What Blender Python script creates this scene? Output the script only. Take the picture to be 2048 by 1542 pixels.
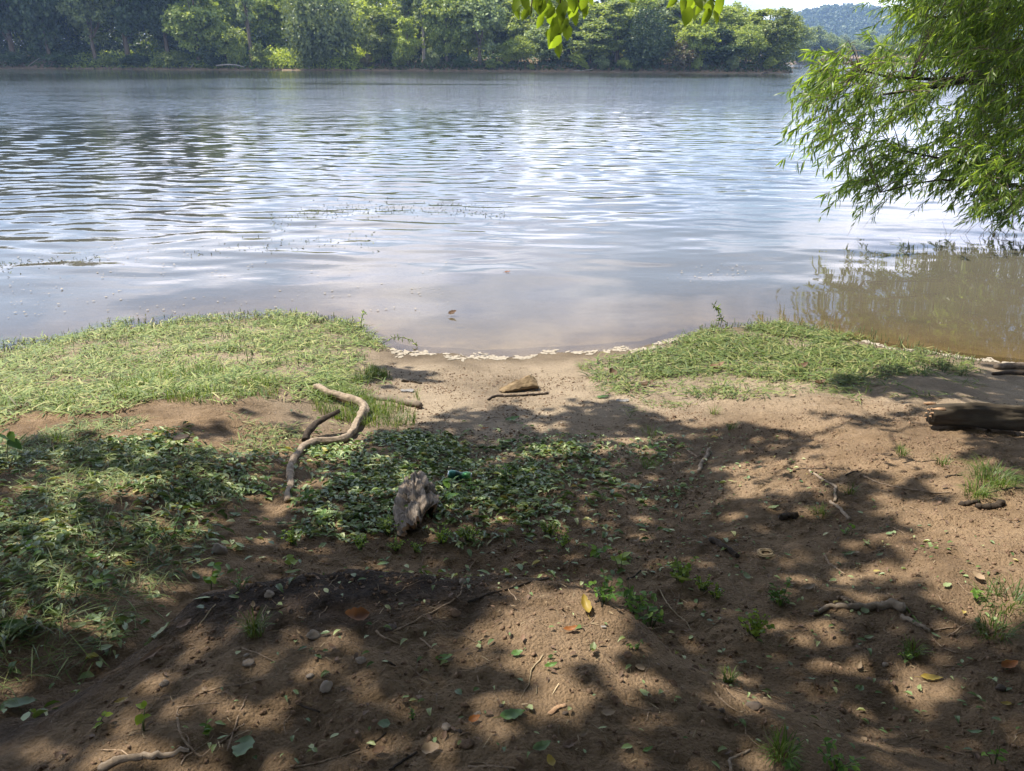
import bpy, math, random
import numpy as np
from mathutils import Matrix, Vector

for o in list(bpy.data.objects):
    bpy.data.objects.remove(o)
SC = bpy.context.scene
COL = SC.collection
RNG = np.random.default_rng(7)
random.seed(7)
R = math.radians

# ------------------------------------------------------------------ camera
CAM_Z, PITCH, ROLL, FPX = 2.9, 23.07, 0.35, 1547.0
cd = bpy.data.cameras.new('camera')
cam = bpy.data.objects.new('camera', cd)
COL.objects.link(cam)
CM = Matrix.Rotation(R(90 - PITCH), 3, 'X') @ Matrix.Rotation(R(ROLL), 3, 'Z')
cam.matrix_world = Matrix.Translation((0, 0, CAM_Z)) @ CM.to_4x4()
cd.sensor_width = 36
cd.lens = 36 * FPX / 2048
cd.clip_start = 0.05
cd.clip_end = 9000
SC.camera = cam
CMN = np.array(CM)

# ------------------------------------------------------------------ sun + sky
SUN_EL, SUN_AZ = 60.0, -66.0          # azimuth from +Y, negative = to the left
SD = np.array([math.sin(R(SUN_AZ)) * math.cos(R(SUN_EL)), math.cos(R(SUN_AZ)) * math.cos(R(SUN_EL)), math.sin(R(SUN_EL))])
sl = bpy.data.lights.new('sun', 'SUN')
sl.energy = 5.0
sl.angle = R(0.53)
sl.color = (1.0, 0.93, 0.82)
so = bpy.data.objects.new('sun', sl)
COL.objects.link(so)
so.rotation_euler = Vector(SD).to_track_quat('Z', 'Y').to_euler()
so.location = (-8, 16, 40)

W = bpy.data.worlds.new('World')
SC.world = W
W.use_nodes = True
nt = W.node_tree
nt.nodes.clear()


def N(tree, kind, **kw):
    n = tree.nodes.new(kind)
    for k, v in kw.items():
        if k == 'ins':
            for a, b in v.items():
                n.inputs[a].default_value = b
        else:
            setattr(n, k, v)
    return n


def ramp(tree, stops, interp='LINEAR'):
    n = tree.nodes.new('ShaderNodeValToRGB')
    cr = n.color_ramp
    cr.interpolation = interp
    while len(cr.elements) < len(stops):
        cr.elements.new(0.5)
    for e, (p, c) in zip(cr.elements, stops):
        e.position = p
        e.color = c if len(c) == 4 else (*c, 1)
    return n


L = nt.links.new
sky = N(nt, 'ShaderNodeTexSky', sky_type='NISHITA', sun_disc=False, sun_elevation=R(SUN_EL), sun_rotation=R(SUN_AZ),
        altitude=100, air_density=1.0, dust_density=1.2, ozone_density=1.5)
bg1 = N(nt, 'ShaderNodeBackground', ins={'Strength': 0.135})
L(sky.outputs[0], bg1.inputs[0])
tc = N(nt, 'ShaderNodeTexCoord')
sx = N(nt, 'ShaderNodeSeparateXYZ')
L(tc.outputs['Generated'], sx.inputs[0])
den = N(nt, 'ShaderNodeMath', operation='ADD', ins={1: 0.18})
mx = N(nt, 'ShaderNodeMath', operation='MAXIMUM', ins={1: 0.0})
L(sx.outputs['Z'], mx.inputs[0]); L(mx.outputs[0], den.inputs[0])
dx = N(nt, 'ShaderNodeMath', operation='DIVIDE'); dy = N(nt, 'ShaderNodeMath', operation='DIVIDE')
L(sx.outputs['X'], dx.inputs[0]); L(den.outputs[0], dx.inputs[1])
L(sx.outputs['Y'], dy.inputs[0]); L(den.outputs[0], dy.inputs[1])
cx = N(nt, 'ShaderNodeCombineXYZ')
L(dx.outputs[0], cx.inputs[0]); L(dy.outputs[0], cx.inputs[1])
cn = N(nt, 'ShaderNodeTexNoise', ins={'Scale': 0.9, 'Detail': 7.0, 'Roughness': 0.55, 'Distortion': 0.35})
L(cx.outputs[0], cn.inputs['Vector'])
cr = ramp(nt, [(0.43, (0, 0, 0)), (0.55, (1, 1, 1))])
L(cn.outputs['Fac'], cr.inputs[0])
cn2 = N(nt, 'ShaderNodeTexNoise', ins={'Scale': 2.6, 'Detail': 5.0, 'Roughness': 0.6})
L(cx.outputs[0], cn2.inputs['Vector'])
cc = ramp(nt, [(0.36, (0.56, 0.62, 0.82)), (0.60, (0.98, 0.97, 1.03))])
L(cn2.outputs['Fac'], cc.inputs[0])
bg2 = N(nt, 'ShaderNodeBackground')
L(cc.outputs[0], bg2.inputs[0])
cb = N(nt, 'ShaderNodeMapRange', ins={'From Min': 0.10, 'From Max': 0.62, 'To Min': 1.75, 'To Max': 0.40})      # sunlit cloud sides low down, greyer bases overhead
L(sx.outputs['Z'], cb.inputs['Value']); L(cb.outputs[0], bg2.inputs['Strength'])
mxs = N(nt, 'ShaderNodeMixShader')
L(cr.outputs[0], mxs.inputs[0]); L(bg1.outputs[0], mxs.inputs[1]); L(bg2.outputs[0], mxs.inputs[2])
wo = N(nt, 'ShaderNodeOutputWorld')
L(mxs.outputs[0], wo.inputs[0])

vs = SC.view_settings
vs.view_transform = 'Standard'
vs.look = 'None'
vs.exposure = 1.25
vs.gamma = 1.0
vs.use_curve_mapping = False
SC.render.engine = 'CYCLES'
cy = SC.cycles
cy.max_bounces = 7
cy.diffuse_bounces = 3
cy.glossy_bounces = 3
cy.transmission_bounces = 4
cy.transparent_max_bounces = 8
cy.volume_bounces = 0
cy.sample_clamp_indirect = 4.0
cy.use_denoising = True
cy.caustics_reflective = False
cy.caustics_refractive = False


# ------------------------------------------------------------------ helpers: rays, projection, noise
def rays(px, py):
    px, py = np.broadcast_arrays(np.asarray(px, float), np.asarray(py, float))
    d = np.stack([(px - 1024) / FPX, -(py - 771) / FPX, -np.ones_like(px)], -1)
    return d @ CMN.T


def project(P):
    q = (np.asarray(P, float) - np.array([0, 0, CAM_Z])) @ CMN
    dz = np.maximum(-q[..., 2], 1e-3)
    return 1024 + q[..., 0] / dz * FPX, 771 - q[..., 1] / dz * FPX, -q[..., 2]


def on_plane(px, py, z):
    d = rays(px, py)
    t = (z - CAM_Z) / d[..., 2]
    return np.array([0, 0, CAM_Z]) + d * t[..., None]


def at_y(px, py, Y):
    d = rays(px, py)
    t = Y / d[..., 1]
    return np.array([0, 0, CAM_Z]) + d * t[..., None]


def at_depth(px, py, dep):
    return np.array([0, 0, CAM_Z]) + rays(px, py) * np.asarray(dep)[..., None]


def _hash(ix, iy, s):
    h = (ix.astype(np.int64) * 374761393 + iy.astype(np.int64) * 668265263 + s * 974634541) & 0x7fffffff
    h = ((h ^ (h >> 13)) * 1274126177) & 0x7fffffff
    h = (h ^ (h >> 16)) & 0xffff
    return h / 65535.0


def vnoise(x, y, s=0):
    x = np.asarray(x, float); y = np.asarray(y, float)
    ix = np.floor(x); iy = np.floor(y)
    fx = x - ix; fy = y - iy
    fx = fx * fx * (3 - 2 * fx); fy = fy * fy * (3 - 2 * fy)
    a = _hash(ix, iy, s); b = _hash(ix + 1, iy, s); c = _hash(ix, iy + 1, s); d = _hash(ix + 1, iy + 1, s)
    return (a + (b - a) * fx) * (1 - fy) + (c + (d - c) * fx) * fy


def fbm(x, y, s=0, octv=4, gain=0.5):
    t = 0; a = 1; n = 0
    for k in range(octv):
        t = t + a * vnoise(x * 2 ** k + 17.3 * k, y * 2 ** k - 9.1 * k, s + k); n += a; a *= gain
    return t / n


def sstep(a, b, x):
    t = np.clip((x - a) / (b - a), 0, 1)
    return t * t * (3 - 2 * t)


# ------------------------------------------------------------------ helpers: meshes
def link(o, parent=None):
    COL.objects.link(o)
    if parent is not None:
        o.parent = parent
    return o


def mesh_data(name, V, F, mat=None, smooth=False):
    V = np.asarray(V, np.float32); F = np.asarray(F, np.int32)
    me = bpy.data.meshes.new(name)
    m, k = F.shape
    me.vertices.add(len(V)); me.loops.add(m * k); me.polygons.add(m)
    me.vertices.foreach_set('co', V.ravel())
    me.loops.foreach_set('vertex_index', F.ravel())
    me.polygons.foreach_set('loop_start', np.arange(0, m * k, k, dtype=np.int32))
    if smooth:
        me.polygons.foreach_set('use_smooth', np.ones(m, bool))
    me.update(calc_edges=True)
    if mat is not None:
        me.materials.append(mat)
    return me


def obj(name, me, parent=None, **props):
    o = link(bpy.data.objects.new(name, me), parent)
    for k, v in props.items():
        o[k] = v
    return o


def empty(name, loc=(0, 0, 0), **props):
    o = link(bpy.data.objects.new(name, None))
    o.location = loc
    o.empty_display_size = 0.1
    for k, v in props.items():
        o[k] = v
    return o


def join(parts):
    Vs, Fs, n = [], [], 0
    for v, f in parts:
        Vs.append(np.asarray(v, float)); Fs.append(np.asarray(f) + n); n += len(v)
    return np.concatenate(Vs), np.concatenate(Fs)


def tube(pts, rad, k=7, wob=0.0, seed=0, squash=1.0, cap=True):
    """tapered tube along pts as quads (caps are degenerate-free pole fans given as quads with a doubled middle ring)"""
    P = np.asarray(pts, float); n = len(P)
    rad = np.broadcast_to(np.asarray(rad, float), (n,)).copy()
    T = np.gradient(P, axis=0); T /= np.linalg.norm(T, axis=1)[:, None] + 1e-9
    ref = np.array([0, 0, 1.0])
    if abs(T[:, 2]).mean() > 0.8:
        ref = np.array([1.0, 0, 0])
    A = np.cross(T, ref); A /= np.linalg.norm(A, axis=1)[:, None] + 1e-9
    B = np.cross(A, T)
    th = np.arange(k) / k * 2 * math.pi
    rg = np.random.default_rng(seed)
    wobm = 1 + wob * (rg.random((n, k)) - 0.5) * 2
    if cap:
        P = np.concatenate([P[:1] - T[:1] * rad[0] * .15, P, P[-1:] + T[-1:] * rad[-1] * .15])
        A = np.concatenate([A[:1], A, A[-1:]]); B = np.concatenate([B[:1], B, B[-1:]])
        rad = np.concatenate([[rad[0] * .05], rad, [rad[-1] * .05]])
        wobm = np.concatenate([wobm[:1], wobm, wobm[-1:]]); n += 2
    V = P[:, None] + (A[:, None] * np.cos(th)[None, :, None] + B[:, None] * np.sin(th)[None, :, None] * squash) * (rad[:, None] * wobm)[..., None]
    i = np.arange(n - 1)[:, None] * k; j = np.arange(k)[None]
    F = np.stack([i + j, i + (j + 1) % k, i + k + (j + 1) % k, i + k + j], -1).reshape(-1, 4)
    return V.reshape(-1, 3), F


def spline(pts, n):
    P = np.asarray(pts, float)
    if len(P) == 2:
        t = np.linspace(0, 1, n)[:, None]
        return P[0] * (1 - t) + P[1] * t
    d = np.r_[0, np.cumsum(np.linalg.norm(np.diff(P, axis=0), axis=1))]
    u = np.linspace(0, d[-1], n)
    out = np.stack([np.interp(u, d, P[:, c]) for c in range(3)], -1)
    for _ in range(2):
        out[1:-1] = (out[:-2] + 2 * out[1:-1] + out[2:]) / 4
    return out


def basis(axis, nor):
    """rotation matrices whose Y is axis and Z about nor"""
    Y = axis / (np.linalg.norm(axis, axis=-1, keepdims=True) + 1e-9)
    X = np.cross(Y, nor); X /= np.linalg.norm(X, axis=-1, keepdims=True) + 1e-9
    Z = np.cross(X, Y)
    return np.stack([X, Y, Z], -1)


def scatter(tV, tF, pos, Rm, sc):
    """copies of a template: pos (n,3), Rm (n,3,3), sc (n,) or (n,3)"""
    n = len(pos)
    sc = np.asarray(sc, float)
    if sc.ndim == 1:
        sc = np.repeat(sc[:, None], 3, 1)
    V = np.einsum('nij,nkj->nki', Rm, tV[None] * sc[:, None]) + pos[:, None]
    F = tF[None] + (np.arange(n) * len(tV))[:, None, None]
    return V.reshape(-1, 3), F.reshape(-1, tF.shape[1])


def rand_dir(n, rng=RNG):
    v = rng.normal(size=(n, 3))
    return v / np.linalg.norm(v, axis=1)[:, None]


# leaf templates (Y = length 1, X = width 1, Z = up)
LEAF_V = np.array([[0, 0, 0], [0, .40, -.02], [0, 1, -.10], [.44, .30, .07], [.36, .66, .05], [-.44, .30, .07], [-.36, .66, .05], [0, .72, -.03], [.2, .1, .02], [-.2, .1, .02]])
LEAF_F = np.array([[0, 8, 1], [8, 3, 1], [3, 4, 7], [3, 7, 1], [4, 2, 7], [0, 1, 9], [9, 1, 5], [5, 7, 6], [5, 1, 7], [6, 7, 2]])
DIA_V = np.array([[0, 0, 0], [.45, .45, .08], [0, 1, -.05], [-.45, .45, .08]])
DIA_F = np.array([[0, 1, 2], [0, 2, 3]])
WIL_V = np.array([[0, 0, 0], [.5, .3, .0], [-.5, .3, .0], [.42, .65, -.06], [-.42, .65, -.06], [0, 1, -.2]])
WIL_F = np.array([[0, 1, 2], [1, 3, 4], [1, 4, 2], [3, 5, 4]])
BLADE_V = np.array([[.5, 0, 0], [-.5, 0, 0], [.5, .35, .06], [-.5, .35, .06], [.38, .7, .06], [-.38, .7, .06], [0, 1, 0]])
BLADE_F = np.array([[0, 2, 1], [1, 2, 3], [2, 4, 3], [3, 4, 5], [4, 6, 5]])


# ------------------------------------------------------------------ materials
def new_mat(name):
    m = bpy.data.materials.new(name)
    m.use_nodes = True
    t = m.node_tree
    t.nodes.clear()
    out = t.nodes.new('ShaderNodeOutputMaterial')
    return m, t, out


def leaf_mat(name, stops, trans=0.35, rough=0.5, tcol=1.25, noise=0.25):
    """leaf: diffuse/gloss plus light through the blade, one tint per leaf"""
    m, t, out = new_mat(name)
    g = N(t, 'ShaderNodeNewGeometry')
    rp = ramp(t, stops)
    t.links.new(g.outputs['Random Per Island'], rp.inputs[0])
    oi = N(t, 'ShaderNodeObjectInfo')
    hs = N(t, 'ShaderNodeHueSaturation')
    mr = N(t, 'ShaderNodeMapRange', ins={'To Min': 1 - noise, 'To Max': 1 + noise})
    t.links.new(oi.outputs['Random'], mr.inputs['Value'])
    t.links.new(mr.outputs[0], hs.inputs['Value'])
    t.links.new(rp.outputs[0], hs.inputs['Color'])
    p = N(t, 'ShaderNodeBsdfPrincipled', ins={'Roughness': rough, 'Specular IOR Level': 0.35})
    t.links.new(hs.outputs[0], p.inputs['Base Color'])
    if trans > 0:
        tr = N(t, 'ShaderNodeBsdfTranslucent')
        mm = N(t, 'ShaderNodeMix', data_type='RGBA', blend_type='MULTIPLY')
        mm.inputs['Factor'].default_value = 1.0
        mm.inputs['B'].default_value = (1.25 * tcol, 1.2 * tcol, 0.45 * tcol, 1)
        t.links.new(hs.outputs[0], mm.inputs['A'])
        t.links.new(mm.outputs['Result'], tr.inputs[0])
        ms = N(t, 'ShaderNodeMixShader', ins={0: trans})
        t.links.new(p.outputs[0], ms.inputs[1]); t.links.new(tr.outputs[0], ms.inputs[2])
        t.links.new(ms.outputs[0], out.inputs[0])
    else:
        t.links.new(p.outputs[0], out.inputs[0])
    return m


def noise_mat(name, c1, c2, scale=8.0, rough=0.85, bump=0.4, stretch=(1, 1, 1), c3=None, dist=0.01, spec=0.25, island=0.0):
    m, t, out = new_mat(name)
    tcn = N(t, 'ShaderNodeTexCoord')
    mp = N(t, 'ShaderNodeMapping')
    mp.inputs['Scale'].default_value = stretch
    t.links.new(tcn.outputs['Object'], mp.inputs[0])
    nz = N(t, 'ShaderNodeTexNoise', ins={'Scale': scale, 'Detail': 8.0, 'Roughness': 0.65})
    t.links.new(mp.outputs[0], nz.inputs['Vector'])
    st = [(0.3, c1), (0.68, c2)] if c3 is None else [(0.28, c1), (0.5, c2), (0.72, c3)]
    rp = ramp(t, st)
    t.links.new(nz.outputs['Fac'], rp.inputs[0])
    p = N(t, 'ShaderNodeBsdfPrincipled', ins={'Roughness': rough, 'Specular IOR Level': spec})
    col = rp.outputs[0]
    if island:
        g = N(t, 'ShaderNodeNewGeometry')
        mr = N(t, 'ShaderNodeMapRange', ins={'To Min': 1 - island, 'To Max': 1 + island})
        hs = N(t, 'ShaderNodeHueSaturation')
        t.links.new(g.outputs['Random Per Island'], mr.inputs['Value'])
        t.links.new(mr.outputs[0], hs.inputs['Value']); t.links.new(col, hs.inputs['Color'])
        col = hs.outputs[0]
    t.links.new(col, p.inputs['Base Color'])
    if bump:
        b = N(t, 'ShaderNodeBump', ins={'Strength': bump, 'Distance': dist})
        t.links.new(nz.outputs['Fac'], b.inputs['Height'])
        t.links.new(b.outputs[0], p.inputs['Normal'])
    t.links.new(p.outputs[0], out.inputs[0])
    return m


M = {}
M['bark'] = noise_mat('bark', (.055, .042, .030), (.16, .125, .09), 6, .9, .6, (1, 1, .25))
M['pale_bark'] = noise_mat('pale_bark', (.22, .19, .15), (.45, .41, .36), 3, .9, .4, (1, 1, .4))
M['drift'] = noise_mat('drift_wood', (.075, .056, .042), (.30, .245, .19), 26, .9, 1.0, (1, .30, 1), dist=.02)
M['branch'] = noise_mat('branch_wood', (.060, .045, .032), (.20, .16, .12), 22, .85, .8, (1, 1, 1), dist=.006)
M['pale_wood'] = noise_mat('pale_wood', (.12, .09, .062), (.32, .255, .19), 24, .9, .8, dist=.006)
M['twig'] = noise_mat('twig_wood', (.10, .07, .045), (.30, .22, .15), 40, .9, .4, island=.3)
M['dark_wood'] = noise_mat('dark_wood', (.016, .012, .009), (.06, .044, .031), 30, .9, .8)
M['rot_wood'] = noise_mat('rotten_wood', (.16, .09, .05), (.42, .28, .17), 22, .95, 1.0)
M['stone'] = noise_mat('stone', (.13, .10, .075), (.27, .23, .185), 14, .9, .5)
M['dark_stone'] = noise_mat('dark_stone', (.045, .035, .028), (.13, .10, .08), 18, .9, .7)
M['clod'] = noise_mat('dirt_clod', (.09, .055, .035), (.21, .14, .09), 40, 1, .9, island=.25)
M['foam'] = noise_mat('foam_crust', (.16, .135, .10), (.34, .30, .24), 35, .9, .5, dist=.006)
M['straw'] = noise_mat('straw', (.13, .095, .055), (.30, .24, .15), 12, .8, .0, island=.45)
M['scrap'] = noise_mat('white_scrap', (.13, .12, .11), (.22, .21, .20), 20, .6, .2)

FOL_DARK = [(0, (0.0253, 0.0483, 0.0207)), (0.5, (0.046, 0.0805, 0.0299)), (1, (0.0862, 0.1265, 0.0414))]
FOL_MID = [(0, (0.1105, 0.1542, 0.0411)), (0.5, (0.1807, 0.2346, 0.0588)), (1, (0.3013, 0.3435, 0.0853))]
FOL_YEL = [(0, (0.1514, 0.2078, 0.0404)), (0.5, (0.2497, 0.3153, 0.0607)), (1, (0.3934, 0.4444, 0.1012))]
FOL_GREY = [(0, (0.1031, 0.1406, 0.0619)), (0.5, (0.1719, 0.2231, 0.0871)), (1, (0.2751, 0.3306, 0.1265))]
FOL_BROWN = [(0, (.09, .06, .03)), (.5, (.13, .11, .05)), (1, (.13, .16, .05))]
M['f_dark'] = leaf_mat('foliage_dark', FOL_DARK, .25)
M['f_mid'] = leaf_mat('foliage_mid', FOL_MID, .38)
M['f_yel'] = leaf_mat('foliage_yellow', FOL_YEL, .42)
M['f_grey'] = leaf_mat('foliage_grey', FOL_GREY, .28)
M['f_brown'] = leaf_mat('foliage_brown', FOL_BROWN, .25)
M['f_hill'] = leaf_mat('foliage_hill', [(0, (.03, .055, .022)), (1, (.07, .11, .035))], .2)
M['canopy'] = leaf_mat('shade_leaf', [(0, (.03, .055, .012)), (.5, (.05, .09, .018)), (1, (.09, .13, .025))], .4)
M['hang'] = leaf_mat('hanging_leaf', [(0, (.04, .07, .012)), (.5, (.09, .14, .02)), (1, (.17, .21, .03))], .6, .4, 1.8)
M['willow'] = leaf_mat('willow_leaf', [(0, (.04, .07, .015)), (.5, (.08, .13, .024)), (1, (.17, .23, .04))], .52, .38, 1.9)
M['weed_mat'] = leaf_mat('cut_weed', [(0, (.12, .09, .045)), (.08, (.04, .07, .014)), (.4, (.095, .145, .030)), (.75, (.165, .21, .050)), (1, (.27, .25, .10))], .22, .6)
M['stub'] = leaf_mat('weed_stub', [(0, (.03, .045, .015)), (.5, (.07, .10, .03)), (1, (.14, .15, .06))], .0, .7)
M['grass'] = leaf_mat('green_grass', [(0, (.045, .085, .014)), (.5, (.085, .14, .026)), (1, (.16, .20, .05))], .38, .5)
M['cut_leaf'] = leaf_mat('cut_leaf', [(0, (.045, .08, .022)), (.35, (.095, .15, .045)), (.7, (.19, .245, .105)), (.95, (.31, .34, .16)), (1, (.32, .24, .06))], .22, .42)
M['weed_leaf'] = leaf_mat('weed_leaf', [(0, (.05, .12, .02)), (.6, (.10, .20, .03)), (1, (.17, .27, .04))], .4, .5)
M['clover'] = leaf_mat('clover_leaf', [(0, (.13, .22, .018)), (1, (.27, .36, .035))], .45, .5)
M['leaf_green'] = leaf_mat('leaf_green', [(0, (.07, .15, .03)), (1, (.10, .19, .045))], .3, .45, noise=.15)
M['leaf_grey'] = leaf_mat('leaf_greygreen', [(0, (.09, .14, .065)), (1, (.14, .20, .10))], .25, .5, noise=.15)
M['leaf_pale'] = leaf_mat('leaf_palegreen', [(0, (.14, .18, .075)), (1, (.20, .245, .115))], .25, .5, noise=.2)
M['leaf_yel'] = leaf_mat('leaf_yellow', [(0, (.30, .21, .035)), (1, (.36, .27, .06))], .3, .5, 1.0, noise=.2)
M['leaf_org'] = leaf_mat('leaf_orange', [(0, (.19, .07, .022)), (1, (.25, .10, .03))], .3, .55, 1.0, noise=.2)
M['leaf_tan'] = leaf_mat('leaf_tan', [(0, (.17, .12, .075)), (1, (.25, .185, .12))], .2, .7, 1.0, noise=.3)
M['leaf_brown'] = leaf_mat('leaf_brown', [(0, (.14, .085, .05)), (1, (.18, .11, .07))], .15, .7, 1.0, noise=.35)

# ------------------------------------------------------------------ terrain shape
shore_px = np.array([(-900, 800), (-400, 745), (0, 703), (100, 690), (225, 655), (400, 641), (560, 634), (690, 645), (755, 680), (800, 704), (900, 711), (1020, 712), (1150, 706),
                     (1290, 694), (1350, 676), (1430, 656), (1560, 656), (1700, 680), (1850, 706), (2048, 730), (2300, 752), (2900, 800)], float)
sw = on_plane(shore_px[:, 0], shore_px[:, 1], 0.0)
SHX, SHY = sw[:, 0], sw[:, 1]
SHX = np.r_[-400, SHX, 400]; SHY = np.r_[2.0, SHY, 2.0]
cr_px = np.array([(-500, 1500), (0, 1430), (200, 1325), (330, 1225), (430, 1135), (600, 1108), (800, 1096), (1000, 1092), (1150, 1110), (1250, 1165), (1340, 1245), (1480, 1320), (1750, 1400), (2100, 1450), (2600, 1480)], float)
cw = on_plane(cr_px[:, 0], cr_px[:, 1], 1.12)
CRX = np.r_[-60, cw[:, 0], 60]; CRY = np.r_[0.6, cw[:, 1], 0.6]
BANKX = np.array([-2600, -600, -200, -120, 40, 57, 63, 72, 90, 130, 250, 600, 2600.])
BANKY = np.array([150, 158, 168, 170, 170, 172, 190, 250, 360, 430, 470, 500, 520.])


def shore(x):
    return np.interp(x, SHX, SHY)


def bank(x):
    return np.interp(x, BANKX, BANKY) + 1.6 * (vnoise(x * .09, x * 0 + 3.3, 5) - .5) + 3 * (vnoise(x * .03, x * 0 + 8.3, 6) - .5)


HD = np.array([-400, -60, -25, -10, -4, -2, -.6, 0, .35, 1.2, 2.2, 3.2, 4.2, 5.2, 7, 12, 40, 600.])
HZ = np.array([-2.6, -2.5, -1.7, -.75, -.34, -.20, -.07, 0.0, .05, .15, .30, .46, .64, .80, 1.1, 1.5, 2.2, 4.])


def G0(x, y):
    """ground height without the fine roughness"""
    x = np.asarray(x, float); y = np.asarray(y, float)
    d = shore(x) - y
    z = np.interp(d, HD, HZ)
    ct = np.interp(x, CRX, CRY)
    wid = 0.34 + 0.9 * sstep(.5, 2.2, x)
    up = sstep(-.15, wid, ct - y + .14)
    top = 1.10 + .10 * np.clip(ct - y, -1, 3) + .04 * np.clip(-y, 0, 20)
    near = np.where(y < 12, 1, 0)
    z = z + near * up * np.maximum(top - z, 0)
    # far bank and the country beyond
    b = y - bank(x)
    far = np.interp(b, [-60, -20, -3, 0, .6, 4, 9, 30, 200, 3000], [-9, -2.4, -.5, 0, .35, 1.5, 2.6, 3.2, 5, 8])
    z = np.maximum(z, far)
    return z


def G(x, y):
    x = np.asarray(x, float); y = np.asarray(y, float)
    z = G0(x, y)
    d = shore(x) - y
    land = sstep(.0, 1.2, d) * (y > -40)
    rough = .35 + .65 * sstep(2.0, 4.0, d)
    n = (fbm(x * 1.1, y * 1.1, 3, 3) - .5) * .10 + (fbm(x * 4.5, y * 4.5, 11, 3) - .5) * .045
    n = n + (np.abs(fbm(x * 13, y * 13, 23, 2) - .5)) * .040 + (fbm(x * 30, y * 30, 31, 2) - .5) * .022
    return z + land * rough * n + sstep(-3, 0, d) * (1 - land) * (fbm(x * 3, y * 3, 41, 2) - .5) * .03


_LX = np.arange(-14, 14.01, .025); _LY = np.arange(-8, 30.01, .025)
_LX2, _LY2 = np.meshgrid(_LX, _LY)
_LZ = G(_LX2, _LY2)


def Gf(x, y):
    """G from a lookup table (exact outside it)"""
    x = np.asarray(x, float); y = np.asarray(y, float)
    fx = np.clip((x + 14) / .025, 0, len(_LX) - 1.001); fy = np.clip((y + 8) / .025, 0, len(_LY) - 1.001)
    ix = fx.astype(int); iy = fy.astype(int); fx = fx - ix; fy = fy - iy
    return (_LZ[iy, ix] * (1 - fx) + _LZ[iy, ix + 1] * fx) * (1 - fy) + (_LZ[iy + 1, ix] * (1 - fx) + _LZ[iy + 1, ix + 1] * fx) * fy


def gp(px, py, it=60):
    """where the line of sight through a pixel meets the ground"""
    px = np.atleast_1d(np.asarray(px, float)); py = np.atleast_1d(np.asarray(py, float))
    d = rays(px, py)
    o = np.array([0, 0, CAM_Z])
    t = np.full(len(px), .8); lo = t.copy()
    done = np.zeros(len(px), bool); hi = np.full(len(px), 60.)
    for k in range(300):
        t2 = t * 1.016
        p = o + d * t2[:, None]
        hit = (p[:, 2] < Gf(p[:, 0], p[:, 1])) & ~done
        lo = np.where(hit, t, lo); hi = np.where(hit, t2, hi); done |= hit
        t = t2
        if done.all() or t.min() > 60:
            break
    for k in range(16):
        m = (lo + hi) / 2
        p = o + d * m[:, None]
        u = p[:, 2] < Gf(p[:, 0], p[:, 1])
        hi = np.where(u, m, hi); lo = np.where(u, lo, m)
    return o + d * hi[:, None]


def inpoly(px, py, poly):
    P = np.asarray(poly, float)
    c = np.zeros(np.shape(px), bool)
    j = len(P) - 1
    for i in range(len(P)):
        xi, yi = P[i]; xj, yj = P[j]
        k = ((yi > py) != (yj > py)) & (px < (xj - xi) * (py - yi) / (yj - yi + 1e-12) + xi)
        c ^= k
        j = i
    return c


def zone_points(poly, n, rng=RNG, dens=None, zmin=-9, ragged=0.0):
    """ground points spread evenly over the patch of ground whose outline is given by picture points"""
    P = np.asarray(poly, float)
    w = gp(P[:, 0], P[:, 1])
    x0, x1, y0, y1 = w[:, 0].min() - .3, w[:, 0].max() + .3, w[:, 1].min() - .3, w[:, 1].max() + .3
    got = []; tot = 0
    for _ in range(60):
        m = max(2000, n * 2)
        x = rng.uniform(x0, x1, m); y = rng.uniform(y0, y1, m)
        z = Gf(x, y)
        px, py, _d = project(np.stack([x, y, z], -1))
        jx = ragged * 2.6 * (fbm(x * 2.3, y * 2.3, 441, 4) - .5); jy = ragged * 1.6 * (fbm(x * 2.3, y * 2.3, 443, 4) - .5)
        k = inpoly(px + jx, py + jy, P) & (z > zmin)
        if dens is not None:
            k &= rng.random(m) < dens(x, y, px, py)
        got.append(np.stack([x, y, z], -1)[k]); tot += k.sum()
        if tot >= n:
            break
    return np.concatenate(got)[:n]


def gnormal(x, y, e=.06):
    n = np.stack([-(G0(x + e, y) - G0(x - e, y)) / (2 * e), -(G0(x, y + e) - G0(x, y - e)) / (2 * e), np.ones_like(x)], -1)
    return n / np.linalg.norm(n, axis=1)[:, None]


# ------------------------------------------------------------------ ground sheet
def graded(lo_far, lo, hi, hi_far, step, grow=1.22):
    a = [lo]; s = step
    while a[-1] > lo_far:
        s *= grow; a.append(a[-1] - s)
    b = [hi]; s = step
    while b[-1] < hi_far:
        s *= grow; b.append(b[-1] + s)
    return np.r_[np.array(a[::-1][:-1]), np.arange(lo, hi, step), np.array(b)]


gx = graded(-2500, -6.2, 6.4, 2500, .026)
gx = np.unique(np.r_[gx, np.arange(-160, 160, 2.5)])
gy = np.unique(np.r_[graded(-120, .95, 8.2, 2900, .022), np.arange(150, 200, 1.2), np.arange(200, 560, 8)])
GX, GY = np.meshgrid(gx, gy)
GZ = G(GX, GY)
nx, ny = len(gx), len(gy)
i = np.arange(ny - 1)[:, None] * nx; j = np.arange(nx - 1)[None]
F = np.stack([i + j, i + j + 1, i + nx + j + 1, i + nx + j], -1).reshape(-1, 4)


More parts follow.
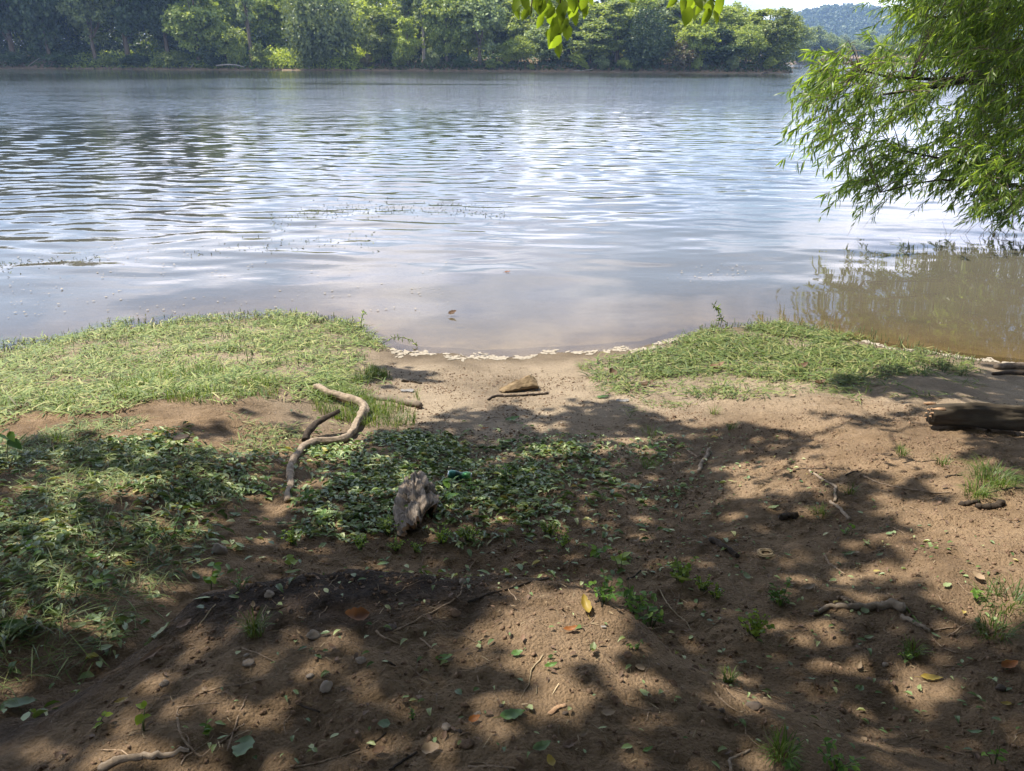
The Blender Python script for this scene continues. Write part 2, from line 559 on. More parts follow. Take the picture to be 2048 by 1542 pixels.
def ground_mat():
    m, t, out = new_mat('river_bank_soil')
    at = N(t, 'ShaderNodeAttribute', attribute_name='soil')
    sp = N(t, 'ShaderNodeSeparateColor')
    t.links.new(at.outputs['Color'], sp.inputs[0])
    g = N(t, 'ShaderNodeNewGeometry')
    n1 = N(t, 'ShaderNodeTexNoise', ins={'Scale': 2.2, 'Detail': 9.0, 'Roughness': .68})
    n2 = N(t, 'ShaderNodeTexNoise', ins={'Scale': 55.0, 'Detail': 6.0, 'Roughness': .7})
    n3 = N(t, 'ShaderNodeTexVoronoi', ins={'Scale': 95.0, 'Randomness': 1.0})
    for n in (n1, n2, n3):
        t.links.new(g.outputs['Position'], n.inputs['Vector'])
    dirt = ramp(t, [(.28, (.108, .071, .041)), (.5, (.208, .142, .084)), (.74, (.305, .215, .134))])
    sand = ramp(t, [(.3, (.20, .157, .106)), (.5, (.285, .226, .158)), (.72, (.36, .29, .208))])
    t.links.new(n1.outputs['Fac'], dirt.inputs[0]); t.links.new(n1.outputs['Fac'], sand.inputs[0])

    def mix(f, a, b, blend='MIX'):
        k = N(t, 'ShaderNodeMix', data_type='RGBA', blend_type=blend)
        for s, v in (('Factor', f), ('A', a), ('B', b)):
            if isinstance(v, (int, float, tuple)):
                k.inputs[s].default_value = v
            else:
                t.links.new(v, k.inputs[s])
        return k.outputs['Result']
    n4 = N(t, 'ShaderNodeTexNoise', ins={'Scale': .9, 'Detail': 5.0, 'Roughness': .6, 'Distortion': .6})
    t.links.new(g.outputs['Position'], n4.inputs['Vector'])
    damp = ramp(t, [(.36, (.60, .58, .58)), (.56, (1.06, 1.06, 1.05))])
    t.links.new(n4.outputs['Fac'], damp.inputs[0])
    c = mix(sp.outputs[0], dirt.outputs[0], sand.outputs[0])
    c = mix(.55, c, damp.outputs[0], 'MULTIPLY')
    crest_dark = ramp(t, [(.3, (.022, .016, .013)), (.7, (.06, .043, .034))])
    t.links.new(n2.outputs['Fac'], crest_dark.inputs[0])
    c = mix(sp.outputs[1], c, crest_dark.outputs[0])
    gr = ramp(t, [(.25, (.62, .6, .58)), (.5, (1, 1, 1)), (.8, (1.28, 1.26, 1.22))])
    t.links.new(n2.outputs['Fac'], gr.inputs[0])
    c = mix(1.0, c, gr.outputs[0], 'MULTIPLY')
    wet = mix(1.0, c, (.42, .40, .38, 1), 'MULTIPLY')
    c = mix(sp.outputs[2], c, wet)
    p = N(t, 'ShaderNodeBsdfPrincipled', ins={'Roughness': .95, 'Specular IOR Level': .2})
    t.links.new(c, p.inputs['Base Color'])
    ad = N(t, 'ShaderNodeMath', operation='MULTIPLY_ADD', ins={1: -.35})
    t.links.new(n3.outputs['Distance'], ad.inputs[0]); t.links.new(n2.outputs['Fac'], ad.inputs[2])
    b = N(t, 'ShaderNodeBump', ins={'Strength': 1.0, 'Distance': .028})
    t.links.new(ad.outputs[0], b.inputs['Height'])
    t.links.new(b.outputs[0], p.inputs['Normal'])
    t.links.new(p.outputs[0], out.inputs[0])
    return m


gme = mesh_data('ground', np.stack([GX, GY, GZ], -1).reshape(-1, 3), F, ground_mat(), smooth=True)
X, Y, Z = GX.ravel(), GY.ravel(), GZ.ravel()
d = shore(X) - Y
wob = (fbm(X * 1.3, Y * 1.3, 51, 3) - .5)
sand = 1 - sstep(1.6, 4.2, d + wob * 1.6)
sand = np.where(Y > 100, .35, sand)
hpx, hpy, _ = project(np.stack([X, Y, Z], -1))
crest_dark = np.zeros_like(X)
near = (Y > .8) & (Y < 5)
band = np.exp(-((hpx - 680) / 400) ** 2) * np.exp(-(((Y - np.interp(X, CRX, CRY)) + .16) / .30) ** 2)  # near-black ground colour in a band along the crest
crest_dark = np.where(near, np.clip(band * 1.25 + .9 * (wob - .05) * (band > .12), 0, .95), 0)
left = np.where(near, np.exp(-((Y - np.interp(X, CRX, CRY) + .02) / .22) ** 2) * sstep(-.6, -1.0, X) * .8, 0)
crest_dark = np.clip(np.maximum(crest_dark, left), 0, 1)
wet = sstep(.75, .04, d + wob * .5) * .85 * (Y < 100) * (d > -6)
wet = np.where(d < -.3, .15, wet)
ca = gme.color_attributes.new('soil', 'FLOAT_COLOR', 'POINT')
ca.data.foreach_set('color', np.stack([sand, crest_dark, wet, np.ones_like(X)], -1).astype(np.float32).ravel())
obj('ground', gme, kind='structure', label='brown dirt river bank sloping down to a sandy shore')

# ------------------------------------------------------------------ river water
wy = [2.0]
while wy[-1] < 60:
    wy.append(wy[-1] + (.12 if wy[-1] < 5.5 else .030 * wy[-1] / 7))
while wy[-1] < 620:
    wy.append(wy[-1] * 1.025)
wy = np.array(wy)
u = np.linspace(-1, 1, 430)
u = u * (.75 + .25 * u * u)
WX = u[None] * (7 + .86 * wy[:, None]); WY = np.repeat(wy[:, None], len(u), 1)
calm = sstep(9.5, 19, WY + 5 * (fbm(WX * .12, WY * .25, 61, 2) - .5) - .18 * WX)      # smooth water by the shore, wavelets further out
calm = calm * (1 - .55 * sstep(3, 12, WX - .1 * WY))
WZ = np.zeros_like(WX)
rg = np.random.default_rng(4)
for k in range(44):
    lam = rg.uniform(.27, .95)
    ang = rg.normal(0, .36) + .08
    kx, kyv = 2 * math.pi / lam * math.sin(ang), 2 * math.pi / lam * math.cos(ang)
    ph = rg.uniform(0, 6.28)
    env = .3 + 1.1 * vnoise(WX * .25 + 31 * k, WY * .12 + 7 * k, 80 + k)
    WZ += lam * .0019 * env * np.sin(kx * WX + kyv * WY + ph + 1.2 * fbm(WX * .35, WY * .35, 200 + k, 2))
WZ *= calm * sstep(75, 45, WY)
for k in range(7):      # long lazy swells that bend the cloud reflections near the shore
    lam = rg.uniform(1.1, 2.6); ang = rg.normal(0, .35)
    kx, kyv = 2 * math.pi / lam * math.sin(ang), 2 * math.pi / lam * math.cos(ang)
    WZ += lam * .00115 * np.sin(kx * WX + kyv * WY + rg.uniform(0, 6.28) + 2 * fbm(WX * .3, WY * .3, 300 + k, 2)) * sstep(75, 45, WY) * sstep(-.2, 2.2, WY - shore(WX))
nxw = len(u)
i = np.arange(len(wy) - 1)[:, None] * nxw; j = np.arange(nxw - 1)[None]
F = np.stack([i + j, i + j + 1, i + nxw + j + 1, i + nxw + j], -1).reshape(-1, 4)
keep = ((WY - shore(WX)) > -.9).ravel()
F = F[keep[F].any(1)]


def water_mat():
    m, t, out = new_mat('river_water')
    at = N(t, 'ShaderNodeAttribute', attribute_name='water')
    sp = N(t, 'ShaderNodeSeparateColor')
    t.links.new(at.outputs['Color'], sp.inputs[0])
    g = N(t, 'ShaderNodeNewGeometry')
    mp = N(t, 'ShaderNodeMapping'); mp.inputs['Scale'].default_value = (.55, 1.6, 1)
    t.links.new(g.outputs['Position'], mp.inputs[0])
    n1 = N(t, 'ShaderNodeTexNoise', ins={'Scale': 1.5, 'Detail': 4.0, 'Roughness': .6})
    t.links.new(mp.outputs[0], n1.inputs['Vector'])
    mp2 = N(t, 'ShaderNodeMapping'); mp2.inputs['Scale'].default_value = (.3, 1.0, 1)
    t.links.new(g.outputs['Position'], mp2.inputs[0])
    n2 = N(t, 'ShaderNodeTexNoise', ins={'Scale': .8, 'Detail': 3.0, 'Roughness': .55})
    t.links.new(mp2.outputs[0], n2.inputs['Vector'])
    ad = N(t, 'ShaderNodeMath', operation='ADD')
    t.links.new(n1.outputs['Fac'], ad.inputs[0]); t.links.new(n2.outputs['Fac'], ad.inputs[1])
    b = N(t, 'ShaderNodeBump', ins={'Distance': .16})
    t.links.new(ad.outputs[0], b.inputs['Height']); t.links.new(sp.outputs[1], b.inputs['Strength'])
    fr = N(t, 'ShaderNodeFresnel', ins={'IOR': 1.333})
    t.links.new(b.outputs[0], fr.inputs['Normal'])
    gl = N(t, 'ShaderNodeBsdfGlossy', distribution='GGX')
    gl.inputs['Color'].default_value = (.97, .97, 1, 1)
    t.links.new(sp.outputs[2], gl.inputs['Roughness']); t.links.new(b.outputs[0], gl.inputs['Normal'])
    tr = N(t, 'ShaderNodeBsdfTransparent'); tr.inputs[0].default_value = (.86, .80, .62, 1)
    df = N(t, 'ShaderNodeBsdfDiffuse')
    silt = ramp(t, [(.80, (.098, .090, .070)), (.97, (.026, .032, .028))])      # silty by the shore, clear and dark further out
    t.links.new(sp.outputs[0], silt.inputs[0]); t.links.new(silt.outputs[0], df.inputs[0])
    m1 = N(t, 'ShaderNodeMixShader'); t.links.new(sp.outputs[0], m1.inputs[0])
    t.links.new(tr.outputs[0], m1.inputs[1]); t.links.new(df.outputs[0], m1.inputs[2])
    m2 = N(t, 'ShaderNodeMixShader'); t.links.new(fr.outputs[0], m2.inputs[0])
    t.links.new(m1.outputs[0], m2.inputs[1]); t.links.new(gl.outputs[0], m2.inputs[2])
    t.links.new(m2.outputs[0], out.inputs[0])
    return m


wme = mesh_data('water', np.stack([WX, WY, WZ], -1).reshape(-1, 3), F, water_mat(), smooth=True)
depth = np.clip(-G0(WX, WY), 0, 9)
murk = np.clip(.93 * (1 - np.exp(-depth * 5.0)) + .04 * sstep(.6, 2.2, depth), 0, .97)
ruff = sstep(26, 62, WY + 16 * (fbm(WX * .03, WY * .05, 71, 2) - .5))
streak = fbm(WX * .022, WY * .035, 73, 3)
ruff = ruff * (.35 + .65 * sstep(.30, .64, streak))
bstr = .010 + .035 * calm + .62 * ruff * np.clip(.25 + 1.7 * (fbm(WX * .05, WY * .22, 76, 2) - .15), .15, 1.4)
rogh = .010 + .006 * calm + .05 * ruff
ca = wme.color_attributes.new('water', 'FLOAT_COLOR', 'POINT')
ca.data.foreach_set('color', np.stack([murk, bstr, rogh, np.ones_like(WX)], -1).astype(np.float32).reshape(-1))
obj('water', wme, kind='structure', label='broad calm river with ripples and cloud reflections')

ORD = 'first second third fourth fifth sixth seventh eighth ninth tenth eleventh twelfth thirteenth fourteenth fifteenth sixteenth seventeenth eighteenth nineteenth twentieth twenty-first twenty-second twenty-third twenty-fourth twenty-fifth twenty-sixth twenty-seventh twenty-eighth twenty-ninth thirtieth'.split()
# ------------------------------------------------------------------ far bank: trees
def tree_mesh(seed, H=12.0, Wd=9.0, low=.12, lobes=22, leaf=.36, n=9000, shape=1.0, droop=0.0):
    """trunk+limbs mesh data and crown mesh data, base at the origin"""
    rg = np.random.default_rng(seed)
    c = np.array([0, 0, H * (low + (1 - low) * .52)])
    rz = H * (1 - low) * .5; rx = Wd * .5
    cen, rad = [], []
    for k in range(lobes):
        for _ in range(30):
            q = rg.uniform(-1, 1, 3)
            if .15 < (q ** 2).sum() < .92:
                break
        taper = 1 - .45 * shape * max(q[2], 0) ** 1.3 - .25 * max(-q[2], 0)
        cen.append(c + q * np.array([rx * .78 * taper, rx * .78 * taper, rz * .86]))
        rad.append(rg.uniform(.13, .27) * Wd * (.8 if q[2] > .5 else 1))
    cen.append(c + np.array([0, 0, rz * .72])); rad.append(Wd * .2)
    cen = np.array(cen); rad = np.array(rad)
    per = rng_split(n, rad ** 2, rg)
    P, Nn = [], []
    for cc_, r_, m_ in zip(cen, rad, per):
        nclump = max(5, m_ // 22)
        cd_ = rand_dir(nclump, rg)
        cd_[:, 2] = np.abs(cd_[:, 2]) * .9 - .35 * rg.random(nclump)
        cl = cc_ + cd_ * r_ * rg.uniform(.55, 1.08, nclump)[:, None]
        w = rg.integers(0, nclump, m_)
        off = rg.normal(size=(m_, 3)) * (.10 + .11 * r_) * np.array([1, 1, .75])
        p = cl[w] + off
        if droop:
            p[:, 2] -= droop * rg.random(m_) ** 1.6 * r_
        P.append(p); Nn.append(cd_[w] * .6 + rand_dir(m_, rg) * .8 + np.array([0, 0, .45]))
    P = np.concatenate(P); Nn = np.concatenate(Nn)
    ax = np.cross(Nn, rand_dir(len(P), rg))
    if droop:
        ax = ax + np.array([0, 0, -droop])
    s = leaf * rg.uniform(.6, 1.35, len(P))
    V, F = scatter(DIA_V * np.array([1.15, 1, 1]), DIA_F, P, basis(ax, Nn), s)
    crown = mesh_data('crown', V, F, M['f_mid'])
    parts = []
    top = np.array([rg.uniform(-.4, .4), rg.uniform(-.4, .4), H * .86])
    tr = spline([(0, 0, -.6), (rg.uniform(-.2, .2), 0, H * .3), top * np.array([1, 1, .7]), top], 12)
    parts.append(tube(tr, np.linspace(.30, .05, 12) * H / 12, 8))
    for k in rg.choice(len(cen), min(11, len(cen)), replace=False):
        f = rg.uniform(.25, .75)
        a = tr[int(f * 11)]
        b = cen[k]
        mid = (a + b) / 2 + np.array([0, 0, -.06 * H * rg.random()])
        parts.append(tube(spline([a, mid, b], 6), np.linspace(.10, .025, 6) * H / 12, 5))
    V, F = join(parts)
    trunk = mesh_data('trunk', V, F, M['bark'], smooth=True)
    return trunk, crown


def rng_split(n, w, rg):
    w = w / w.sum()
    return np.maximum(6, (w * n).astype(int))


PROTO = {
    'round': tree_mesh(1, 12, 9.5, -.02, 34, n=14000, shape=.6),
    'tall': tree_mesh(2, 14, 7.0, .0, 34, n=13000, shape=.9),
    'broad': tree_mesh(3, 11, 11.5, -.03, 34, n=15000, shape=.4),
    'oval': tree_mesh(4, 12, 7.5, -.03, 30, n=12000, shape=.8),
    'loose': tree_mesh(5, 13, 8.0, .08, 26, n=8500, shape=.7),
    'weep': tree_mesh(6, 12, 10, -.04, 32, n=15000, shape=.5, droop=1.1),
    'bush': tree_mesh(8, 4, 4.6, .0, 14, leaf=.28, n=3200, shape=.4),
    'bush2': tree_mesh(9, 3.2, 5.2, .0, 12, leaf=.26, n=3000, shape=.2),
    'thin': tree_mesh(10, 13, 3.6, .22, 16, leaf=.33, n=2600, shape=.3),
}
PH = {'round': 12, 'tall': 14, 'broad': 11, 'oval': 12, 'loose': 13, 'weep': 12, 'bush': 4, 'bush2': 3.2, 'thin': 13}
PW = {'round': 9.5, 'tall': 7, 'broad': 11.5, 'oval': 7.5, 'loose': 8, 'weep': 10, 'bush': 4.6, 'bush2': 5.2, 'thin': 3.6}


def far_tree(px, back, top_py, wpx, kind, mat, label, group=None, name='bank_tree', cat='tree', trunk_mat=None, lean=0.0):
    """a tree that stands BACK metres behind the far waterline, as tall as its picture says"""
    p = at_y(px, 120., 170.)
    Yv = float(bank(p[0])) + back
    for _ in range(6):
        p = at_y(px, 120., Yv)
        Yv = float(bank(p[0])) + back
    z0 = float(G0(p[0], p[1]))
    zt = float(at_y(px, top_py, p[1])[2])
    h = max(zt - z0, 1.2)
    dep = float(project(p)[2])
    w = wpx / FPX * dep
    r_ = empty(name, (p[0], p[1], z0 - .05), label=label, category=cat)
    if group:
        r_['group'] = group
    r_.rotation_euler = (0, R(lean), random.uniform(0, 6.28) if not lean else 0)
    sz = h / PH[kind]; sx_ = w / PW[kind]
    r_.scale = (sx_, sx_, sz)
    a, b = PROTO[kind]
    t_ = obj('trunk', a, r_)
    c_ = obj('crown', b, r_)
    for o_, mm in ((t_, trunk_mat or 'bark'), (c_, mat)):
        o_.material_slots[0].link = 'OBJECT'
        o_.material_slots[0].material = M[mm]
    return r_


FRONT = [  # px, metres behind waterline, top py, width px, kind, foliage, label
    (-60, 6, -180, 150, 'round', 'f_dark', 'dark shaded tree cut by the left edge on the far bank'),
    (28, 4, -170, 120, 'tall', 'f_dark', 'tall dark tree leftmost whole trunk on the far bank'),
    (100, 5, -200, 130, 'round', 'f_dark', 'dark wide tree second from the left on the far bank'),
    (192, 4, -90, 105, 'loose', 'f_grey', 'grey-green tree with loose crown among the dark trees at far left'),
    (258, 6, -200, 110, 'tall', 'f_dark', 'very dark tall tree right of the grey-green one at far left'),
    (338, 7, -190, 100, 'tall', 'f_dark', 'dark tree with straight black trunk above the shaded far bank'),
    (398, 4, -70, 110, 'oval', 'f_mid', 'mid green tree where the dark far bank turns sunny'),
    (452, 3, 42, 90, 'broad', 'f_mid', 'low rounded tree left of the tall brown trunk'),
    (552, 20, -50, 120, 'round', 'f_yel', 'yellow-green tree right behind the tall brown trunk'),
    (648, 2.5, -70, 150, 'weep', 'f_grey', 'large drooping grey-green tree standing at the water by the sunny meadow'),
    (764, 3, 24, 78, 'oval', 'f_mid', 'slender green tree at the water right of the sunny meadow'),
    (815, 2.5, 36, 62, 'oval', 'f_yel', 'round-topped yellow-green tree beside the pale bare trunk'),
    (893, 4, -45, 105, 'round', 'f_mid', 'dense tree right of the pale bare trunk on the far bank'),
    (960, 3, -50, 110, 'loose', 'f_grey', 'grey-green tree below which a bright gap of grass shows'),
    (1036, 2.5, 72, 80, 'broad', 'f_yel', 'low yellowish tree at the water left of the hanging leaves'),
    (1095, 4, 30, 90, 'round', 'f_grey', 'tree behind the lowest hanging leaves'),
    (1180, 3.5, 45, 95, 'oval', 'f_mid', 'green tree right of the leaning shoreline tree'),
    (1232, 4, -5, 100, 'tall', 'f_mid', 'tall vine-hung tree under the gap between the hanging leaves'),
    (1292, 3, 10, 105, 'weep', 'f_dark', 'dark drooping tree left of the dying brown bush'),
    (1398, 4, 28, 95, 'round', 'f_yel', 'rounded bright tree right above the dying brown bush'),
    (1445, 3, 58, 85, 'oval', 'f_dark', 'dark oval tree at the water near the right end of the bank'),
    (1492, 3.5, 48, 90, 'broad', 'f_mid', 'green spreading tree second from the right end of the near bank row'),
    (1550, 5, 18, 100, 'round', 'f_mid', 'big rounded tree ending the far bank row where the river bends'),
]
for px_, bk, tp, wp, kd, mt, lb in FRONT:
    far_tree(px_, bk, tp, wp, kd, mt, lb)
SHRUBS = [
    (1360, 1.0, 86, 62, 'bush', 'f_brown', 'dying brown and green bush at the far waterline'),
    (1541, .8, 116, 34, 'bush2', 'f_yel', 'small bright shrub at the foot of the last big tree'),
    (1468, .6, 112, 26, 'bush', 'f_grey', 'small pale bush under the dark oval tree'),
    (1395, .6, 118, 24, 'bush2', 'f_mid', 'small bush right of the dying brown bush'),
    (1250, .6, 118, 34, 'bush2', 'f_mid', 'low bush at the water below the tall vine-hung tree'),
    (1205, .6, 112, 30, 'bush', 'f_grey', 'pale bush beside the white stump on the far waterline'),
    (1063, .5, 130, 16, 'bush2', 'f_yel', 'tiny bright bush at the water below the yellowish tree'),
    (985, .6, 118, 36, 'bush', 'f_mid', 'dark low bush at the water below the grey-green tree'),
    (925, .8, 112, 40, 'bush2', 'f_dark', 'dark wide bush at the water right of the dense tree'),
    (862, .6, 98, 34, 'bush', 'f_grey', 'greyish bush at the foot of the pale bare trunk'),
    (800, .6, 98, 40, 'bush2', 'f_mid', 'green bush between the slender and the round-topped tree'),
    (735, .8, 108, 30, 'bush', 'f_brown', 'brownish bush at the right end of the sunny meadow'),
    (612, .5, 105, 34, 'bush', 'f_grey', 'small bush at the left foot of the drooping tree'),
    (520, .8, 88, 44, 'bush', 'f_mid', 'green bush leaning against the tall brown trunk'),
    (475, 1, 80, 40, 'bush2', 'f_mid', 'rounded bush left of the tall brown trunk'),
    (420, .8, 92, 50, 'bush', 'f_dark', 'dark bush above the white stranded trunk'),
    (350, 1.2, 104, 60, 'bush2', 'f_mid', 'green bush on the shaded slope left of the white stranded trunk'),
    (270, 1.2, 110, 60, 'bush2', 'f_dark', 'dark bush in the middle of the shaded slope'),
    (215, 1, 112, 30, 'bush', 'f_mid', 'little green bush above the pale strip of shore'),
    (120, 1.4, 108, 70, 'bush2', 'f_dark', 'dark bush low on the shaded slope near the left edge'),
    (30, 1.4, 106, 70, 'bush2', 'f_dark', 'dark bush at the left edge of the far shore'),
    (308, 14, 74, 36, 'bush', 'f_yel', 'sunlit yellow bush seen through the dark trees'),
]
for px_, bk, tp, wp, kd, mt, lb in SHRUBS:
    far_tree(px_, bk, tp, wp, kd, mt, lb, name='bank_shrub', cat='shrub')
far_tree(1150, .8, 104, 46, 'loose', 'f_yel', 'small leaning tree reaching over the far water below the hanging leaves', lean=28)
far_tree(503, 1.5, -130, 46, 'thin', 'f_grey', 'tall brown bare-trunked tree standing at the water, sparse leaves', trunk_mat='branch')
far_tree(848, 4.5, -80, 40, 'thin', 'f_grey', 'tall pale bare-trunked tree left of centre on the far bank', trunk_mat='pale_bark')
# second and third row
rr = np.random.default_rng(12)
for k, px_ in enumerate(np.arange(430, 1570, 42)):
    tp = np.interp(px_, [400, 700, 1100, 1400, 1480, 1570], [-40, -25, -12, 2, 14, 24]) + rr.uniform(-8, 14)
    far_tree(px_ + rr.uniform(-10, 10), rr.uniform(12, 20) + (14 if 490 < px_ < 750 else 0), tp, rr.uniform(85, 120), ['round', 'oval', 'tall', 'broad'][k % 4], ['f_yel', 'f_mid', 'f_yel', 'f_grey'][(k * 3) % 4],
             f'sunlit second-row tree, {ORD[k]} from the left above the waterside trees', 'second row of far bank trees', name='woodland_tree')
for k, px_ in enumerate(np.arange(-80, 430, 60)):
    far_tree(px_ + rr.uniform(-14, 14), rr.uniform(16, 26), -150 + rr.uniform(-30, 20), rr.uniform(90, 130), ['tall', 'round', 'loose'][k % 3], ['f_mid', 'f_dark'][k % 2],
             f'shaded second-row tree, {ORD[k]} from the left behind the dark far-left trees', 'second row of dark trees', name='woodland_tree')
for k, px_ in enumerate(np.arange(-100, 1500, 62)):
    far_tree(px_ + rr.uniform(-14, 14), rr.uniform(30, 48), np.interp(px_, [0, 800, 1300, 1500], [-130, -60, -16, 12]) + rr.uniform(-8, 8), rr.uniform(90, 125), ['round', 'broad', 'oval'][k % 3], ['f_mid', 'f_yel'][k % 2],
             f'hindmost tree, {ORD[k]} from the left, glimpsed between the far bank crowns', 'third row of far bank trees', name='woodland_tree')
# around the bend
BEND = [(1622, 4, 54, 62, 'round', 'f_grey', 'pale green tree just beyond the river bend'),
        (1600, 8, 66, 50, 'oval', 'f_grey', 'slim tree half hidden behind the last big tree'),
        (1655, 5, 66, 50, 'broad', 'f_grey', 'low pale tree left of the willow tip beyond the bend'),
        (1628, .6, 108, 40, 'bush', 'f_mid', 'green bush on the sand bar at the river bend')]
for a in BEND:
    far_tree(*a)
for k, px_ in enumerate(np.arange(1680, 2120, 26)):
    far_tree(px_ + rr.uniform(-6, 6), rr.uniform(3, 14), rr.uniform(62, 84), rr.uniform(34, 50), ['round', 'broad', 'oval'][k % 3], 'f_grey',
             f'distant hazy tree on the far reach behind the willow, {ORD[k]} from its left', 'trees along the far reach', name='distant_tree')
for k, px_ in enumerate(np.arange(1590, 1800, 24)):
    far_tree(px_ + rr.uniform(-6, 6), rr.uniform(60, 110), rr.uniform(58, 74), rr.uniform(36, 52), ['round', 'broad', 'oval'][k % 3], 'f_grey',
             f'pale hazy tree at the foot of the blue hill, {ORD[k]} from the left', 'trees below the hill', name='distant_tree')


# ground cover on the far bank
def cover(name, mat, px0, px1, b0, b1, n, size, label, hgt=.5, seed=0):
    rg = np.random.default_rng(seed)
    px_ = rg.uniform(px0, px1, n)
    p = at_y(px_, 120., 170.)
    x = p[:, 0]
    y = bank(x) + rg.uniform(b0, b1, n)
    z = G0(x, y) + rg.random(n) ** 2 * hgt * (.35 + 1.3 * vnoise(x * .5, y * .5, 9))
    Nn = rand_dir(n, rg) + np.array([0, 0, .8])
    V, F = scatter(DIA_V, DIA_F, np.stack([x, y, z], -1), basis(np.cross(Nn, rand_dir(n, rg)), Nn), size * rg.uniform(.6, 1.4, n))
    obj(name, mesh_data(name, V, F, M[mat]), kind='stuff', label=label)


cover('bank_undergrowth', 'f_dark', -120, 1600, .15, 14, 30000, .42, 'dark green undergrowth on the far bank', .8, 3)
cover('meadow_plants', 'f_yel', 515, 745, .25, 22, 26000, .34, 'bright sunlit meadow plants on the far bank', 1.6, 4)
cover('slope_weeds', 'f_mid', 120, 520, .3, 9, 9000, .36, 'green weeds covering the shaded far slope', .7, 5)
cover('woodland_understory', 'f_mid', -150, 1600, 24, 48, 42000, .6, 'shady understory between the far trees', 5.5, 8)
cover('shade_understory', 'f_dark', -160, 500, 9, 22, 16000, .55, 'dark understory between the trunks at far left', 4.0, 15)
cover('sunlit_clearing', 'f_yel', -80, 480, 13, 26, 9000, .40, 'sunlit clearing plants behind the dark far trees', 1.2, 6)

# stranded wood on the far shore
FARWOOD = [
    ([(437, 131, .5), (470, 128, 1.0), (492, 134, .1)], .16, 'white stranded tree trunk lying on the far shore'),
    ([(386, 137, .1), (393, 127, 2.0)], .07, 'short pale snag sticking up on the far shore at left'),
    ([(62, 132, .3), (85, 115, 2.5)], .06, 'thin pale dead branch on the shaded far bank near left edge'),
    ([(1143, 144, .1), (1170, 141, .5), (1188, 138, .7)], .12, 'pale driftwood pole lying at the water below the leaning tree'),
    ([(1203, 128, 2.5), (1205, 140, .2)], .12, 'white broken stump standing at the far waterline'),
    ([(615, 128, 2.0), (619, 138, .1)], .12, 'pale splintered stub at the foot of the drooping tree'),
    ([(720, 141, .2), (742, 137, .8)], .09, 'pale driftwood stick right of the sunny meadow'),
    ([(1355, 84, 8.2), (1366, 75, 10)], .06, 'dead bare tip of the dying brown bush'),
]
for pl, r_, lb in FARWOOD:
    pts = []
    for (a, b, z_) in pl:
        q = at_y(a, b, 170.)
        pts.append((q[0], float(bank(q[0])) + (.2 if z_ < 5 else 1.0), max(q[2], .05)))
    V, F = tube(spline(pts, 8), np.linspace(r_, r_ * .55, 8), 7, .15)
    obj('driftwood_log' if r_ > .1 else 'dead_branch', mesh_data('far_wood', V, F, M['pale_bark'], True), label=lb, category='driftwood')
q = on_plane(1529, 147.5, 0.)
V, F = join([tube(spline([q + [-.9, 0, -.2], q + [-.1, 0, .25], q + [.8, .2, .15]], 7), np.linspace(.25, .1, 7), 7, .2),
             tube(spline([q + [.1, 0, .1], q + [.4, 0, .8]], 4), np.linspace(.1, .04, 4), 6)])
obj('river_snag', mesh_data('snag', V, F, M['dark_wood'], True), label='small dark snag poking out of the water near the river bend', category='snag')

# ------------------------------------------------------------------ wooded hill beyond the bend
hxs = np.linspace(150, 2300, 110); hys = np.linspace(900, 2400, 60)
HX, HY = np.meshgrid(hxs, hys)


def hill_z(x, y):
    az = x / y
    prof = np.interp(az, [.22, .28, .32, .36, .40, .45, .49, .54, .60, .75, .95], [20, 40, 62, 80, 84, 78, 62, 48, 40, 40, 40])
    rise = sstep(900, 1500, y) * (1 - .15 * sstep(1600, 2400, y))
    return 4 + prof * .84 * rise + (fbm(x * .006, y * .006, 91, 3) - .5) * 12 * rise


HZ2 = hill_z(HX, HY)
i = np.arange(59)[:, None] * 110; j = np.arange(109)[None]
F = np.stack([i + j, i + j + 1, i + 110 + j + 1, i + 110 + j], -1).reshape(-1, 4)
obj('hill', mesh_data('hill', np.stack([HX, HY, HZ2], -1).reshape(-1, 3), F, noise_mat('hill_floor', (.02, .035, .015), (.05, .07, .03), .02, 1, 0), True), kind='structure', label='distant wooded hill')
rg = np.random.default_rng(21)
n = 5200
y = rg.uniform(930, 1650, n); x = y * rg.uniform(.20, .78, n)
tz = hill_z(x, y); sz = rg.uniform(4.5, 8.5, n)
m = 30
w = np.repeat(np.arange(n), m)
dv = rand_dir(n * m, rg); dv[:, 2] = np.abs(dv[:, 2]) * 1.2 - .25
P = np.stack([x, y, tz + sz * .9], -1)[w] + dv * sz[w][:, None] * rg.uniform(.6, 1.05, n * m)[:, None]
Nn = dv + .6 * rand_dir(n * m, rg)
V, F = scatter(DIA_V, DIA_F, P, basis(np.cross(Nn, rand_dir(n * m, rg)), Nn), rg.uniform(2.4, 4.6, n * m))
obj('hill_forest', mesh_data('hill_forest', V, F, M['f_hill']), kind='stuff', label='forest covering the distant blue hill')

# ------------------------------------------------------------------ air between here and the hill
hz = np.array([(a, b, c) for a in (-2560, 2560) for b in (-140, 3000) for c in (-12, 150.)])
HF = np.array([[0, 1, 3, 2], [4, 6, 7, 5], [0, 4, 5, 1], [2, 3, 7, 6], [0, 2, 6, 4], [1, 5, 7, 3]])
mh, th, oh = new_mat('haze_air')
pv = N(th, 'ShaderNodeVolumePrincipled', ins={'Density': .00026, 'Anisotropy': .2})
pv.inputs['Color'].default_value = (.40, .60, 1.0, 1)
th.links.new(pv.outputs[0], oh.inputs['Volume'])
obj('haze', mesh_data('haze', hz, HF, mh), kind='stuff', label='thin blue summer haze')

